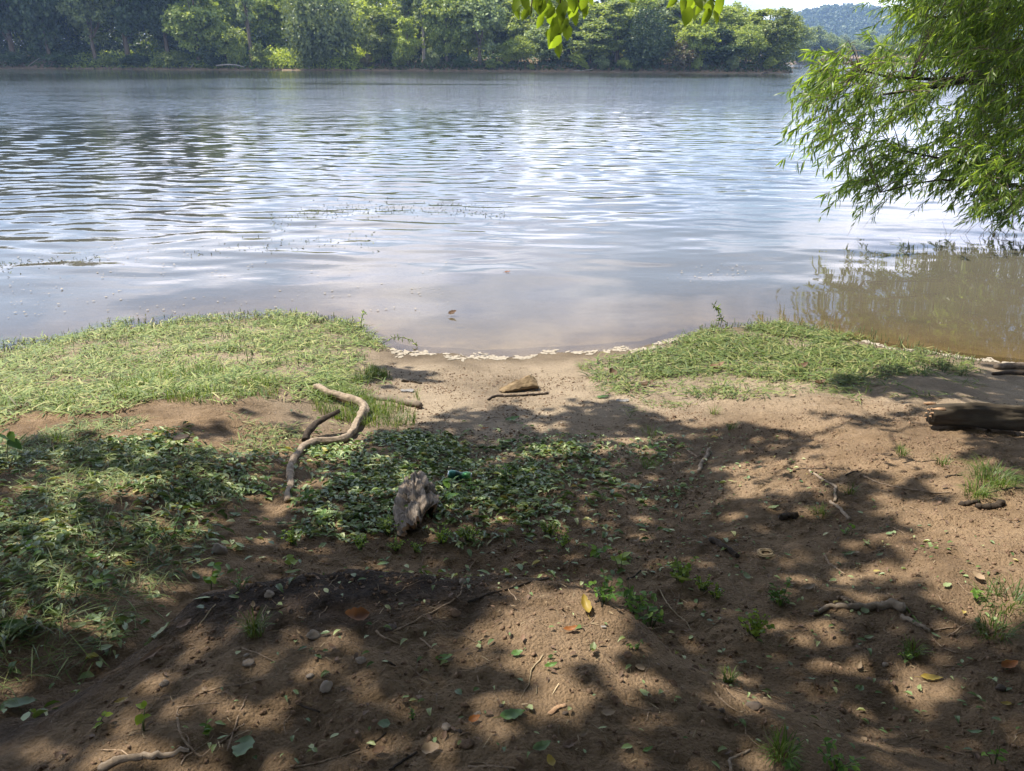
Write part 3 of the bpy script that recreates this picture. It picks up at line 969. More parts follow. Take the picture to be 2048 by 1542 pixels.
# ------------------------------------------------------------------ willow on the right
def leafy_sprays(starts, dirs, lens, per, leaf, seed, width=.13, droop=.9, tpl=(WIL_V, WIL_F), spread=.75):
    """twigs (tubes) and the leaves along them"""
    rg = np.random.default_rng(seed)
    n = len(starts)
    d0 = dirs / (np.linalg.norm(dirs, axis=1)[:, None] + 1e-9)
    K = 5
    s = np.linspace(0, 1, K)
    path = starts[:, None] + d0[:, None] * (lens[:, None] * s[None])[..., None]
    path[..., 2] -= droop * lens[:, None] * s[None] ** 2 * .5
    tw = []
    for k in range(n):
        tw.append(tube(path[k], np.linspace(.006, .002, K), 4, cap=False))
    tV, tF = join(tw)
    t = rg.uniform(.05, 1, (n, per))
    seg = np.minimum((t * (K - 1)).astype(int), K - 2); fr = t * (K - 1) - seg
    a = np.take_along_axis(path, seg[..., None].repeat(3, 2), 1); b = np.take_along_axis(path, seg[..., None].repeat(3, 2) + 1, 1)
    pos = (a + (b - a) * fr[..., None]).reshape(-1, 3)
    tang = (b - a).reshape(-1, 3); tang /= np.linalg.norm(tang, axis=1)[:, None] + 1e-9
    side = rand_dir(n * per, rg)
    ax = tang * .75 + side * spread + np.array([0, 0, -.45 * droop])
    Nn = rand_dir(n * per, rg) + np.array([0, 0, .7])
    L_ = leaf * rg.uniform(.6, 1.2, n * per)
    sc = np.stack([L_ * width, L_, L_], -1)
    V, F = scatter(tpl[0], tpl[1], pos, basis(ax, Nn), sc)
    return (tV, tF), (V, F)


wr = np.random.default_rng(33)
W_CL = [  # px, py, rx, ry, depth lo, hi, sprays : hanging masses of the willow
    (1700, 150, 85, 62, 11.97, 13.72, 65), (1640, 200, 45, 55, 11.97, 13.43, 25), (1760, 200, 80, 60, 12.56, 14.6, 50), (1660, 265, 45, 25, 12.12, 13.14, 16),
    (1830, 130, 70, 70, 13.14, 16.06, 34), (1900, 40, 95, 70, 13.14, 17.52, 272), (1990, 90, 80, 110, 12.56, 16.79, 283), (1790, 20, 30, 22, 13.87, 16.06, 10),
    (1860, 230, 70, 70, 13.14, 16.06, 46), (1980, 260, 70, 80, 12.56, 16.06, 129), (1740, 320, 70, 38, 12.85, 14.31, 26), (1840, 320, 70, 35, 13.14, 15.18, 28),
    (1740, 381, 55, 16, 12.85, 13.72, 15), (1790, 356, 45, 28, 13.14, 14.6, 15), (2010, 376, 60, 70, 12.26, 14.6, 101), (1930, 326, 55, 45, 13.14, 15.33, 40), (1900, 386, 26, 14, 13.14, 14.6, 6),
    (2080, 200, 60, 220, 12.26, 16.06, 188), (2210, 180, 100, 230, 12.6, 16, 230), (2390, 170, 120, 240, 12.6, 16.5, 210)]
st, dr, ln = [], [], []
for px_, py_, rx_, ry_, d0_, d1_, m_ in W_CL:
    r_ = np.sqrt(wr.random(m_)); a_ = wr.uniform(0, 6.283, m_)
    st.append(at_depth(px_ + 30 + r_ * rx_ * np.cos(a_), py_ - 14 + r_ * ry_ * np.sin(a_), wr.uniform(d0_, d1_, m_)))
    dr.append(np.array([-.9, -.15, -.05]) + wr.normal(0, .45, (m_, 3)))
    ln.append(wr.uniform(.40, .85, m_))
# the crown above, out over the water
m_ = 1500
q = rand_dir(m_, wr) * (wr.random(m_) ** .4)[:, None]
st.append(np.array([14.6, 15.5, 8.2]) + q * np.array([5.0, 4.2, 4.2])); dr.append(q + np.array([-.2, 0, -.5]) + wr.normal(0, .3, (m_, 3))); ln.append(wr.uniform(.7, 1.4, m_))
st = np.concatenate(st); dr = np.concatenate(dr); ln = np.concatenate(ln)
root = empty('willow_tree', (13.4, 8.0, float(G0(13.4, 8.0))), label='leafy willow at the right edge leaning out over the water', category='tree')
off = np.array(root.location)
m_ = 2000        # the part of the crown that keeps the inner twigs in shade
q = rand_dir(m_, wr) * (wr.random(m_) ** .4)[:, None]
st = np.concatenate([st, np.array([9.2, 14.6, 6.6]) + q * np.array([3.4, 2.6, 1.9])]); dr = np.concatenate([dr, q + np.array([-.3, 0, -.4]) + wr.normal(0, .3, (m_, 3))]); ln = np.concatenate([ln, wr.uniform(.6, 1.2, m_)])
tw, lv = leafy_sprays(st, dr, ln, 26, .19, 34, width=.125, droop=1.0)
tr = spline([(13.4, 8.0, -.6), (13.5, 9.6, 1.6), (13.8, 11.4, 3.6), (14.4, 13.8, 7), (14.6, 15, 10)], 16)
V, F = tube(tr, np.linspace(.34, .1, 16), 10, .06, 2)
obj('trunk', mesh_data('willow_trunk', V - off, F, M['bark'], True), root)
LIMBS = [([(13.6, 10.4, 2.4), (11.4, 12.4, 2.9)], [(1990, 150, 14.6), (1905, 170, 14.2), (1850, 178, 13.8), (1760, 190, 13.4)], .075),
         ([(13.6, 10.8, 2.8), (11.6, 12.6, 3.1)], [(1990, 130, 15.2), (1900, 152, 14.8), (1840, 172, 14.1), (1720, 140, 13.3)], .065),
         ([(13.5, 9.8, 1.8), (11, 11.6, 1.7)], [(2040, 350, 13.9), (1950, 345, 13.8), (1890, 312, 13.7), (1800, 300, 13.4)], .05),
         ([(13.5, 9.8, 1.6), (11, 11.6, 1.3)], [(2046, 370, 13.4), (1975, 380, 13.5), (1880, 350, 13.5), (1760, 385, 13.3)], .04),
         ([(13.8, 11.4, 3.6), (12, 12.8, 4)], [(1990, 20, 15), (1900, 40, 14.8), (1820, 30, 14.8)], .07)]
tp_ = []
for wp_, pp_, r_ in LIMBS:
    pts = [np.array(a) for a in wp_] + [at_depth(np.array(float(a)), np.array(float(b)), c) for a, b, c in pp_]
    P = spline(pts, 16)
    P[1:-1] += wr.normal(0, .03, (14, 3))
    V, F = tube(P, np.linspace(r_ * 1.6, r_ * .25, 16), 7)
    obj('limb', mesh_data('limb', V - off, F, M['dark_wood'], True), root)
    tp_.append(P[5:])
for k in range(14):
    a = tr[wr.integers(7, 15)]; b = np.array([14.6, 15.5, 8.2]) + rand_dir(1, wr)[0] * np.array([4, 3.4, 3.3])
    V, F = tube(spline([a, (a + b) / 2 + [0, 0, -.3], b], 8), np.linspace(.09, .02, 8), 6)
    obj('limb', mesh_data('limb', V - off, F, M['bark'], True), root)
# side twigs from the limbs to the hanging masses
LP = np.concatenate(tp_)
near_i = np.array([np.argmin(((LP - s) ** 2).sum(1)) for s in st[:1300:4]])
tt = []
for s_, i_ in zip(st[:1300:4], near_i):
    a = LP[i_]
    if np.linalg.norm(a - s_) < 2.4:
        tt.append(tube(spline([a, (a + s_) / 2 + np.array([0, 0, .06]), s_], 5), np.linspace(.012, .005, 5), 4, cap=False))
V, F = join([tw] + tt)
obj('twigs', mesh_data('willow_twigs', V - off, F, M['bark']), root, kind='stuff')
lf = lv[1].reshape(-1, len(WIL_F), 3)
ok = lv[0].reshape(-1, len(WIL_V), 3)[..., 2].min(1) > .22
obj('crown', mesh_data('willow_crown', lv[0] - off, lf[ok].reshape(-1, 3), M['willow']), root)

# ------------------------------------------------------------------ shade tree overhead
SH = np.ones((160, 210))       # lit share of the ground by picture cell of 12 px, from (-236, 0)
cyy, cxx = np.mgrid[0:160, 0:210]
PXC = cxx * 12. - 236; PYC = cyy * 12. + 6


def paint_poly(poly, v):
    SH[inpoly(PXC, PYC, poly)] = v


def paint_el(x, y, rx, ry, v):
    SH[((PXC - x) / rx) ** 2 + ((PYC - y) / ry) ** 2 < 1] = v


paint_poly([(-300, 935), (60, 925), (250, 925), (420, 908), (560, 905), (700, 908), (760, 872), (860, 852), (930, 816), (1020, 814), (1060, 830), (1180, 826), (1160, 808), (1250, 808),
            (1330, 850), (1440, 868), (1520, 850), (1620, 880), (1590, 925), (1680, 936), (1740, 930), (1800, 944), (1840, 944), (1880, 968), (1790, 982), (1730, 1002), (1770, 1028), (1835, 1050),
            (1860, 1066), (1770, 1078), (1730, 1090), (1840, 1100), (1760, 1116), (1680, 1140), (1640, 1156), (1790, 1166), (1850, 1200), (1960, 1240), (2060, 1275), (2400, 1280), (2400, 2000), (-300, 2000)], 0.)
paint_poly([(-300, 940), (430, 905), (700, 905), (680, 1080), (440, 1110), (330, 1230), (-300, 1420)], .42)
paint_poly([(700, 890), (1200, 900), (1240, 1000), (1150, 1070), (690, 1075)], .22)
for e in [(150, 896, 150, 15, .25), (400, 866, 90, 12, .35), (560, 842, 60, 7, .5), (810, 756, 62, 12, .0), (1760, 775, 110, 18, .1), (1900, 770, 160, 32, .0), (2050, 790, 90, 45, 0.), (1740, 838, 120, 9, .3), (2000, 905, 60, 32, 0.), (2060, 920, 60, 50, 0)]:
    paint_el(*e)
for e in [(240, 965, 130, 26, .75), (100, 985, 70, 20, .6), (480, 893, 120, 18, .95), (640, 965, 40, 26, .6), (520, 1000, 60, 18, .5), (130, 1015, 60, 22, .4), (290, 1125, 60, 16, .5), (690, 905, 60, 14, .9),
          (60, 1080, 40, 18, .3), (1130, 900, 110, 13, .95), (1090, 852, 40, 9, .6), (1270, 886, 60, 10, .6), (1440, 925, 30, 16, .5), (1000, 945, 40, 10, .4),
          (560, 1262, 110, 52, .55), (410, 1290, 56, 34, .75), (620, 1330, 110, 70, .5), (640, 1405, 80, 50, .55), (480, 1440, 80, 60, .25), (270, 1512, 110, 44, .95), (880, 1490, 130, 34, .6), (700, 1500, 60, 30, .3),
          (1462, 1370, 55, 46, .75), (1535, 1405, 55, 28, .65), (1665, 1348, 62, 18, .8), (1720, 1312, 60, 14, .6), (1850, 1338, 90, 16, .7), (1856, 1388, 55, 20, .85), (1970, 1455, 52, 15, .85), (1770, 1484, 85, 20, .65),
          (1600, 1250, 70, 20, .7), (1720, 1200, 90, 16, .8), (1650, 1010, 50, 20, .5), (1600, 1165, 60, 22, .6), (1790, 1062, 45, 22, .95), (1745, 1092, 70, 9, .7), (1440, 1300, 40, 12, .3), (1530, 1290, 40, 14, .4), (1950, 1290, 60, 14, .6),
          (1940, 1520, 60, 20, .5), (832, 985, 40, 52, .6), (925, 940, 30, 10, .5), (770, 930, 50, 12, .5), (1060, 985, 50, 12, .4), (960, 1030, 50, 12, .35), (1110, 1060, 60, 10, .35), (880, 1090, 40, 8, .3)]:
    paint_el(*e[:4], min(1, e[4] * 1.22))
paint_poly([(955, 1180), (1080, 1170), (1200, 1170), (1258, 1215), (1285, 1290), (1370, 1395), (1330, 1436), (1200, 1448), (1080, 1440), (1000, 1470), (890, 1460), (870, 1420), (990, 1385), (1050, 1345), (1000, 1300), (905, 1240)], 1.)
paint_el(1130, 1372, 70, 10, .45); paint_el(1200, 1340, 60, 12, .6); paint_el(1010, 1215, 40, 18, .55)
for _ in range(1):
    SH[1:-1, 1:-1] = (SH[1:-1, 1:-1] * 2 + SH[:-2, 1:-1] + SH[2:, 1:-1] + SH[1:-1, :-2] + SH[1:-1, 2:]) / 6

cg = np.random.default_rng(55)
m_ = 420000
x = cg.uniform(-10, 9, m_); y = cg.uniform(-7, 8.2, m_)
z = G0(x, y)
qx, qy, qd = project(np.stack([x, y, z], -1))
qx = qx + 40 * (fbm(x * 3.2, y * 3.2, 401, 2) - .5); qy = qy + 30 * (fbm(x * 3.2, y * 3.2, 402, 2) - .5)
ii = np.clip(((qy - 6) / 12).round().astype(int), 0, 159); jj = np.clip(((qx + 236) / 12).round().astype(int), 0, 209)
lit = SH[ii, jj]
inside = (qd > .3) & (qx > -230) & (qx < 2270) & (qy < 1900)
lit = np.where(inside, lit, np.where((y > 5.5) & (np.abs(x) < 30), .8, .35))
lit = np.where(inside & (qy < 640), 1., lit)
keep = cg.random(m_) < np.clip(1 - lit, 0, 1) ** 1.2 * .36
x, y, z = x[keep], y[keep], z[keep]
n = len(x)
tt_ = 5.6 + 4.2 * fbm(x * .9, y * .9, 410, 2) + cg.normal(0, .4, n)
P = np.stack([x, y, z], -1) + SD[None] * tt_[:, None]
for c_ in (at_depth(np.array(1115.), np.array(30.), 4.15), at_depth(np.array(1405.), np.array(15.), 4.2)):      # the hanging twigs catch the sun
    w_ = P - c_
    dl = np.linalg.norm(w_ - (w_ @ SD)[:, None] * SD, axis=1)
    P = P[dl > .34]
m2 = 52000                                        # unseen extra leaves behind and right of the camera, added to block sky light
bx2 = np.concatenate([cg.uniform(-13, 13, m2), cg.uniform(7.5, 13, m2 // 2)]); by2 = np.concatenate([cg.uniform(-12, -1.2, m2), cg.uniform(-2, 6.0, m2 // 2)])
bz2 = cg.uniform(2.6, 11, len(bx2))
k_ = (fbm(bx2 * .5, by2 * .5 + bz2 * .37, 415, 2) > .42)
P = np.concatenate([P, np.stack([bx2, by2, bz2 + G0(bx2, by2)], -1)[k_]])
n = len(P); big = np.where(np.arange(n) < n - k_.sum(), 1., 2.0)
shade = empty('shade_tree', (-7.5, -4.5, float(G0(-7.5, -4.5))), label='broadleaf tree overhead whose leafy twigs hang into the top of the picture', category='tree')
soff = np.array(shade.location)
Nn = rand_dir(n, cg) + np.array([0, 0, .6])
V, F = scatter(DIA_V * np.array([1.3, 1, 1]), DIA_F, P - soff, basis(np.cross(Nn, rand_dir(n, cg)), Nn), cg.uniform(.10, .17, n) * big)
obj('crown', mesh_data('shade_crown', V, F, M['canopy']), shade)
tr = spline([(-7.5, -4.5, .2), (-7.3, -4.2, 3), (-6.6, -3.2, 6), (-5.5, -1.5, 9.5)], 12)
V, F = tube(tr, np.linspace(.42, .16, 12), 12, .05, 3)
obj('trunk', mesh_data('shade_trunk', V - soff, F, M['bark'], True), shade)
hubs = []
for k in range(20):
    b = P[cg.integers(0, n)]
    a = tr[cg.integers(6, 12)]
    mid = (a + b) / 2 + np.array([0, 0, 1.0])
    V, F = tube(spline([a, mid, b], 10), np.linspace(.06, .010, 10), 6)
    obj('limb', mesh_data('shade_limb', V - soff, F, M['bark'], True), shade)
# twigs that hang down into the picture, each leaf a part
HANG = [([(1100, -260, 4.6), (1112, -120, 4.3), (1128, 0, 4.2), (1124, 30, 4.15), (1118, 70, 4.1)], .006),
        ([(1112, -130, 4.3), (1080, -40, 4.1), (1060, 5, 4.0), (1062, 30, 4.0)], .005),
        ([(1128, -40, 4.25), (1150, -10, 4.2), (1165, 15, 4.2)], .004),
        ([(1300, -240, 4.6), (1365, -90, 4.4), (1390, -20, 4.3), (1410, 0, 4.2), (1432, 6, 4.2)], .007),
        ([(1390, -30, 4.3), (1375, 0, 4.3), (1378, 8, 4.3)], .004)]
top_l = np.array([.3, 6.2, 7.2])
hp = []
for k, (pl, r_) in enumerate(HANG):
    pts = [at_depth(np.array(float(a)), np.array(float(b)), c) for a, b, c in pl]
    if k in (0, 3):
        pts = [pts[0] + np.array([-.5, .6, 1.6]), pts[0] + np.array([-.2, .3, .7])] + pts
    Pp = spline(pts, 14)
    V, F = tube(Pp, np.linspace(r_ * 2.2, r_ * .5, 14), 6)
    obj('twig', mesh_data('hanging_twig', V - soff, F, M['dark_wood'], True), shade)
for a_ in (HANG[0], HANG[3]):      # short boughs that carry the hanging twigs up into the crown
    p0 = at_depth(np.array(float(a_[0][0][0])), np.array(float(a_[0][0][1])), a_[0][0][2]) + np.array([-.5, .6, 1.6])
    bb = P[np.argmin(((P - (p0 + SD * 2.6)) ** 2).sum(1))]
    V, F = tube(spline([bb, p0 + SD * 1.2, p0], 10), np.linspace(.022, .012, 10), 7)
    obj('limb', mesh_data('shade_limb', V - soff, F, M['bark'], True), shade)
HL = [(1040, 8), (1050, 22), (1033, 18), (1058, 30), (1072, 20), (1085, 40), (1066, 8), (1048, 2), (1078, 5), (1090, 14), (1092, 2), (1104, 18), (1112, 8), (1100, 32), (1110, 28), (1120, 20), (1118, 42), (1128, 36), (1107, 48), (1131, 14), (1138, 25),
      (1140, 6), (1150, 18), (1152, 34), (1146, 2), (1160, 8), (1168, 18), (1172, 4), (1135, 50), (1125, 58), (1116, 60), (1136, 62), (1103, 68), (1095, 72), (1113, 70), (1112, 88), (1118, 92), (1122, 84), (1175, -4), (1255, 0), (1090, -10), (1130, -12),
      (1372, 14), (1380, 26), (1365, 6), (1388, 12), (1396, 24), (1392, 4), (1404, 16), (1412, 20), (1420, 30), (1428, 34), (1432, 20), (1436, 6), (1424, 10), (1442, 2), (1414, 4), (1382, -4), (1400, -8), (1354, -2)]
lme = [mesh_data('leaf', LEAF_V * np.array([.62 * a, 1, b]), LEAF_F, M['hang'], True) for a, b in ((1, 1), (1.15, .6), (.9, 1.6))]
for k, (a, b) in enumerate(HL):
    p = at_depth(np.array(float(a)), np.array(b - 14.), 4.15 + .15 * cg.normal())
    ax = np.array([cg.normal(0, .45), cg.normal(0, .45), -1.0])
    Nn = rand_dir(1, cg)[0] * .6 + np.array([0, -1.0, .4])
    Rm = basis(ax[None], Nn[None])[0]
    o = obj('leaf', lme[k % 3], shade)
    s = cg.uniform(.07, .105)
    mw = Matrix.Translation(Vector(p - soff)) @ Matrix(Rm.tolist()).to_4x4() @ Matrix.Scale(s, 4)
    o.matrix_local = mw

# ------------------------------------------------------------------ cut weed mats by the water
LEFT_MAT = [(-220, 720), (0, 694), (110, 682), (225, 648), (400, 634), (560, 626), (700, 640), (752, 672), (770, 706), (700, 735), (690, 760), (670, 800), (560, 800), (470, 815), (330, 800), (180, 830), (0, 828), (-220, 850)]
RIGHT_MAT = [(1210, 728), (1290, 704), (1350, 680), (1430, 650), (1560, 650), (1700, 672), (1830, 700), (1950, 722), (1930, 752), (1800, 752), (1700, 770), (1560, 765), (1420, 745), (1300, 760)]
RIGHT_CORE = [(1300, 712), (1360, 682), (1440, 656), (1560, 656), (1690, 680), (1800, 708), (1720, 735), (1600, 735), (1450, 725), (1350, 735)]


def blades(name, pts, mat, lo, hi, wlo, whi, label, flat=.12, lift=.03, seed=0, tuft=False, flow=None):
    rg = np.random.default_rng(seed)
    n = len(pts)
    a = rg.uniform(0, 6.283, n) if flow is None else rg.normal(flow, .9, n)
    ax = np.stack([np.cos(a), np.sin(a), rg.normal(0.05, flat, n)], -1)
    if tuft:
        ax = np.stack([np.cos(a) * .55, np.sin(a) * .55, rg.uniform(.35, 1.2, n)], -1)
    Nn = np.array([0, 0, 1.]) + rand_dir(n, rg) * .5
    if tuft:
        Nn = np.stack([-np.cos(a), -np.sin(a), np.full(n, .8)], -1)
    Ln = rg.uniform(lo, hi, n)
    P = pts.copy(); P[:, 2] += rg.random(n) ** 1.5 * lift
    V, F = scatter(BLADE_V * np.array([1, 1, 3.0 if tuft else 1.2]), BLADE_F, P, basis(ax, Nn), np.stack([rg.uniform(wlo, whi, n), Ln, Ln], -1))
    return obj(name, mesh_data(name, V, F, M[mat]), kind='stuff', label=label)


def clumpy(s, f, lo, hi):
    return lambda x, y, px, py: sstep(lo, hi, fbm(x * f, y * f, s, 3))


def mat_dens(x, y, px, py):
    return np.clip(.16 + 1.1 * sstep(.30, .60, fbm(x * 3.2, y * 3.2, 500, 3)), 0, 1)


p1 = zone_points(LEFT_MAT, 25000, RNG, mat_dens, ragged=26)
p1 = np.concatenate([p1, zone_points([(-200, 800), (690, 740), (800, 740), (720, 900), (480, 870), (0, 900), (-200, 900)], 3200, RNG, clumpy(505, 2.0, .44, .72))])
blades('cut_weeds', p1, 'weed_mat', .03, .15, .004, .011, 'yellow-green mat of cut weeds by the water at left', .13, .04, 1)
p2 = zone_points(RIGHT_MAT, 6500, RNG, clumpy(501, 2.0, .34, .62))
p2b = np.concatenate([zone_points(RIGHT_CORE, 8000, RNG, mat_dens, ragged=30), zone_points([(1130, 740), (1300, 690), (1960, 730), (1960, 790), (1600, 810), (1250, 790)], 2400, RNG, clumpy(506, 2.2, .46, .74))])
blades('cut_weeds', np.concatenate([p2, p2b]), 'weed_mat', .04, .15, .006, .013, 'green mat of cut weeds on the point at right', .18, .045, 2)


def stubs(name, pts, lo, hi, label, seed):
    rg = np.random.default_rng(seed)
    n = len(pts)
    T = np.array([[math.cos(a) * r, math.sin(a) * r, z] for z, r in ((0, 1), (1, .85)) for a in (0, 2.09, 4.19)] + [[0, 0, 1.01]])
    TF = np.array([[0, 1, 4], [0, 4, 3], [1, 2, 5], [1, 5, 4], [2, 0, 3], [2, 3, 5], [3, 4, 6], [4, 5, 6], [5, 3, 6]])
    ax = np.stack([rg.normal(0, .18, n), rg.normal(0, .18, n), np.ones(n)], -1)
    B = basis(ax, np.array([1., 0, 0]) + rand_dir(n, rg) * .3)
    B = np.stack([B[..., 0], B[..., 2], B[..., 1]], -1)
    r_ = rg.uniform(.003, .0055, n)
    V, F = scatter(T, TF, pts - np.array([0, 0, .01]), B, np.stack([r_, r_, rg.uniform(lo, hi, n)], -1))
    return obj(name, mesh_data(name, V, F, M['stub']), kind='stuff', label=label)


ls = zone_points(LEFT_MAT, 900, RNG, lambda x, y, px, py: np.where(py < 735, .25 + .75 * sstep(.45, .6, fbm(x * 2.6, y * 2.6, 510, 2)), .04))
edge = np.stack([np.random.default_rng(3).uniform(-60, 752, 520)], -1)[:, 0]
ey = np.interp(edge, [q[0] for q in LEFT_MAT[:9]], [q[1] for q in LEFT_MAT[:9]]) + np.random.default_rng(4).uniform(-2, 14, 520)
le = gp(edge, ey); le[:, 2] = np.maximum(le[:, 2], -.03)
stubs('weed_stubs', np.concatenate([ls, le]), .03, .085, 'dark upright stubs of cut weeds in the left mat', 11)
rs = zone_points(RIGHT_MAT, 520, RNG, lambda x, y, px, py: np.where(py < 735, .9, .35) * (.3 + .7 * sstep(.42, .58, fbm(x * 2.6, y * 2.6, 511, 2))))
rs2 = zone_points([(1780, 700), (1960, 722), (1965, 748), (1800, 750)], 90)
ex = np.random.default_rng(5).uniform(1400, 1900, 160)
ey = np.interp(ex, [1400, 1430, 1560, 1700, 1830, 1900], [660, 648, 646, 666, 692, 706]) + np.random.default_rng(6).uniform(-2, 10, 160)
re_ = gp(ex, ey); re_[:, 2] = np.maximum(re_[:, 2], -.02)
stubs('weed_stubs', np.concatenate([rs, rs2, re_]), .04, .09, 'dark upright stubs of cut weeds on the right point', 12)

# green living grass
GRASS = [([(690, 770), (740, 735), (800, 765), (840, 800), (830, 850), (760, 862), (700, 850), (640, 830), (600, 800), (620, 760)], 2200, .06, .16),
         ([(200, 770), (420, 740), (640, 760), (640, 800), (480, 815), (220, 800)], 1500, .04, .12),
         ([(-100, 780), (150, 760), (170, 820), (-100, 830)], 500, .04, .12)]
gpz = np.concatenate([zone_points(z_, n_, RNG, clumpy(520, 3.0, .4, .6)) for z_, n_, a, b in GRASS])
blades('grass', gpz, 'grass', .04, .13, .002, .005, 'fresh green grass round the forked branch and in the weed mat', seed=21, tuft=True, lift=0)
sp_ = np.concatenate([zone_points([(0, 830), (560, 820), (620, 870), (560, 905), (0, 930)], 1500, RNG, clumpy(530, 2.2, .52, .66)),
                      zone_points([(1180, 740), (1950, 760), (1950, 800), (1500, 800), (1200, 790)], 900, RNG, clumpy(531, 2.4, .5, .7)),
                      zone_points([(1250, 800), (1460, 810), (1440, 870), (1260, 860)], 120, RNG, clumpy(532, 2.4, .5, .7))])
blades('loose_grass', sp_, 'weed_mat', .03, .13, .003, .008, 'loose cut grass blades strewn on the sand', .1, .012, 22)
ll = zone_points([(-200, 930), (450, 900), (440, 1110), (330, 1230), (0, 1430), (-200, 1450)], 3200, RNG, clumpy(533, 1.8, .40, .62), ragged=80)
blades('lying_grass', ll, 'weed_mat', .04, .20, .0015, .004, 'lying grass stems among the cut leaves at left', .06, .025, 23)

# ------------------------------------------------------------------ cut leaves on the slope
LEAFMAT = [([(-200, 945), (200, 905), (420, 885), (640, 905), (760, 880), (1000, 890), (1180, 905), (1240, 960), (1180, 1040), (1000, 1080), (700, 1085), (450, 1120), (330, 1235), (120, 1370), (-200, 1440)], 9500, (540, 2.4, .30, .62)),
           ([(1000, 880), (1330, 890), (1420, 960), (1400, 1060), (1180, 1090), (1000, 1080)], 500, (541, 2.6, .44, .68))]


def leaf_litter(name, pts, mat, lo, hi, label, seed, tilt=.45, lift=.05, wid=.6):
    rg = np.random.default_rng(seed)
    n = len(pts)
    gn = gnormal(pts[:, 0], pts[:, 1])
    Nn = gn + rand_dir(n, rg) * tilt
    ax = np.cross(Nn, rand_dir(n, rg))
    s = rg.uniform(lo, hi, n)
    P = pts + gn * (.008 + rg.random(n)[:, None] ** 1.6 * lift)
    V, F = scatter(LEAF_V * np.array([wid, 1, 1.5]), LEAF_F, P, basis(ax, Nn), np.stack([s * rg.uniform(.6, 1.1, n), s, s * rg.uniform(.3, 2, n)], -1))
    return obj(name, mesh_data(name, V, F, M[mat]), kind='stuff', label=label)


lp = np.concatenate([zone_points(z_, n_, RNG, clumpy(*c_), ragged=70) for z_, n_, c_ in LEAFMAT] + [zone_points([(-200, 900), (700, 860), (1450, 880), (1500, 1080), (1150, 1150), (600, 1170), (380, 1280), (100, 1480), (-200, 1500)], 1100, ragged=120)])
leaf_litter('cut_leaves', lp, 'cut_leaf', .014, .062, 'carpet of cut green leaves on the shaded slope', 31, .28, .018, .55)
sp_ = np.concatenate([zone_points(LEAFMAT[0][0], 1500, RNG, clumpy(545, 2.0, .36, .64), ragged=80), zone_points([(-200, 1180), (330, 1180), (420, 1150), (300, 1320), (120, 1440), (-200, 1500)], 500, RNG, clumpy(546, 2.0, .36, .64), ragged=80)])
leaf_litter('torn_weed_leaves', sp_, 'cut_leaf', .03, .085, 'long torn weed leaves lying over the cut leaves', 36, .25, .02, .24)
sp_ = zone_points([(560, 860), (1560, 860), (1700, 1000), (2040, 1100), (2040, 1530), (300, 1530), (500, 1200), (1000, 1100)], 1100)
leaf_litter('leaf_scraps', sp_, 'cut_leaf', .012, .036, 'small green leaf scraps strewn over the dirt', 32, .25, .006)
sp_ = zone_points([(760, 730), (1300, 740), (2040, 800), (2040, 1530), (100, 1530), (500, 1200), (820, 900)], 1700)
leaf_litter('dry_leaf_crumbs', sp_, 'leaf_brown', .010, .034, 'dry brown leaf crumbs strewn over the dirt', 33, .35, .004)
sp_ = zone_points([(760, 730), (1300, 740), (2040, 800), (2040, 1530), (100, 1530), (500, 1200), (820, 900)], 2600)
rg = np.random.default_rng(34)
a = rg.uniform(0, 6.283, len(sp_))
V, F = scatter(BLADE_V, BLADE_F, sp_ + np.array([0, 0, .005]), basis(np.stack([np.cos(a), np.sin(a), rg.normal(0, .1, len(a))], -1), np.array([0, 0, 1.]) + .3 * rand_dir(len(a), rg)),
               np.stack([rg.uniform(.0012, .0032, len(a)), .008 + .05 * rg.random(len(a)) ** 2, np.full(len(a), .02)], -1))
obj('straw_bits', mesh_data('straw_bits', V, F, M['straw']), kind='stuff', label='short straw and stem bits strewn over the dirt')
# small clods
ico = np.array([[0, 0, 1], [.9, 0, .3], [.28, .85, .3], [-.72, .53, .3], [-.72, -.53, .3], [.28, -.85, .3], [0, 0, -.5]])
icf = np.array([[0, 1, 2], [0, 2, 3], [0, 3, 4], [0, 4, 5], [0, 5, 1], [6, 2, 1], [6, 3, 2], [6, 4, 3], [6, 5, 4], [6, 1, 5]])
cp = zone_points([(700, 740), (1300, 760), (2048, 830), (2048, 1542), (60, 1542), (480, 1150), (820, 900)], 26000, RNG, clumpy(550, 3.0, .25, .7))
rg = np.random.default_rng(35)
V, F = scatter(ico, icf, cp, basis(rand_dir(len(cp), rg), rand_dir(len(cp), rg)), np.stack([rg.uniform(.6, 1.3, len(cp)), rg.uniform(.6, 1.3, len(cp)), rg.uniform(.5, 1, len(cp))], -1) * (.0022 + .012 * rg.random(len(cp)) ** 4)[:, None])
obj('dirt_crumbs', mesh_data('dirt_crumbs', V, F, M['clod']), kind='stuff', label='crumbs of dirt strewn over the bank')

rp_ = zone_points([(700, 800), (1500, 880), (2048, 960), (2048, 1542), (60, 1542), (480, 1150), (820, 900)], 420)
rg = np.random.default_rng(37)
parts = []
for w in rp_:
    a_ = rg.uniform(0, 6.283); l_ = rg.uniform(.03, .16)
    pts = [w]
    for k in range(5):
        a_ += rg.normal(0, .45)
        pts.append(pts[-1] + np.array([math.cos(a_), math.sin(a_), 0]) * l_ / 5)
    pts = np.array(pts); pts[:, 2] = Gf(pts[:, 0], pts[:, 1]) + .002
    parts.append(tube(pts, np.linspace(1, .5, 6) * rg.uniform(.0008, .0030), 4, cap=False))
V, F = join(parts)
obj('root_fibres', mesh_data('root_fibres', V, F, M['twig']), kind='stuff', label='fine root fibres and twig bits on the dirt')

# ------------------------------------------------------------------ foam crust along the waterline, flecks on the water
rg = np.random.default_rng(41)


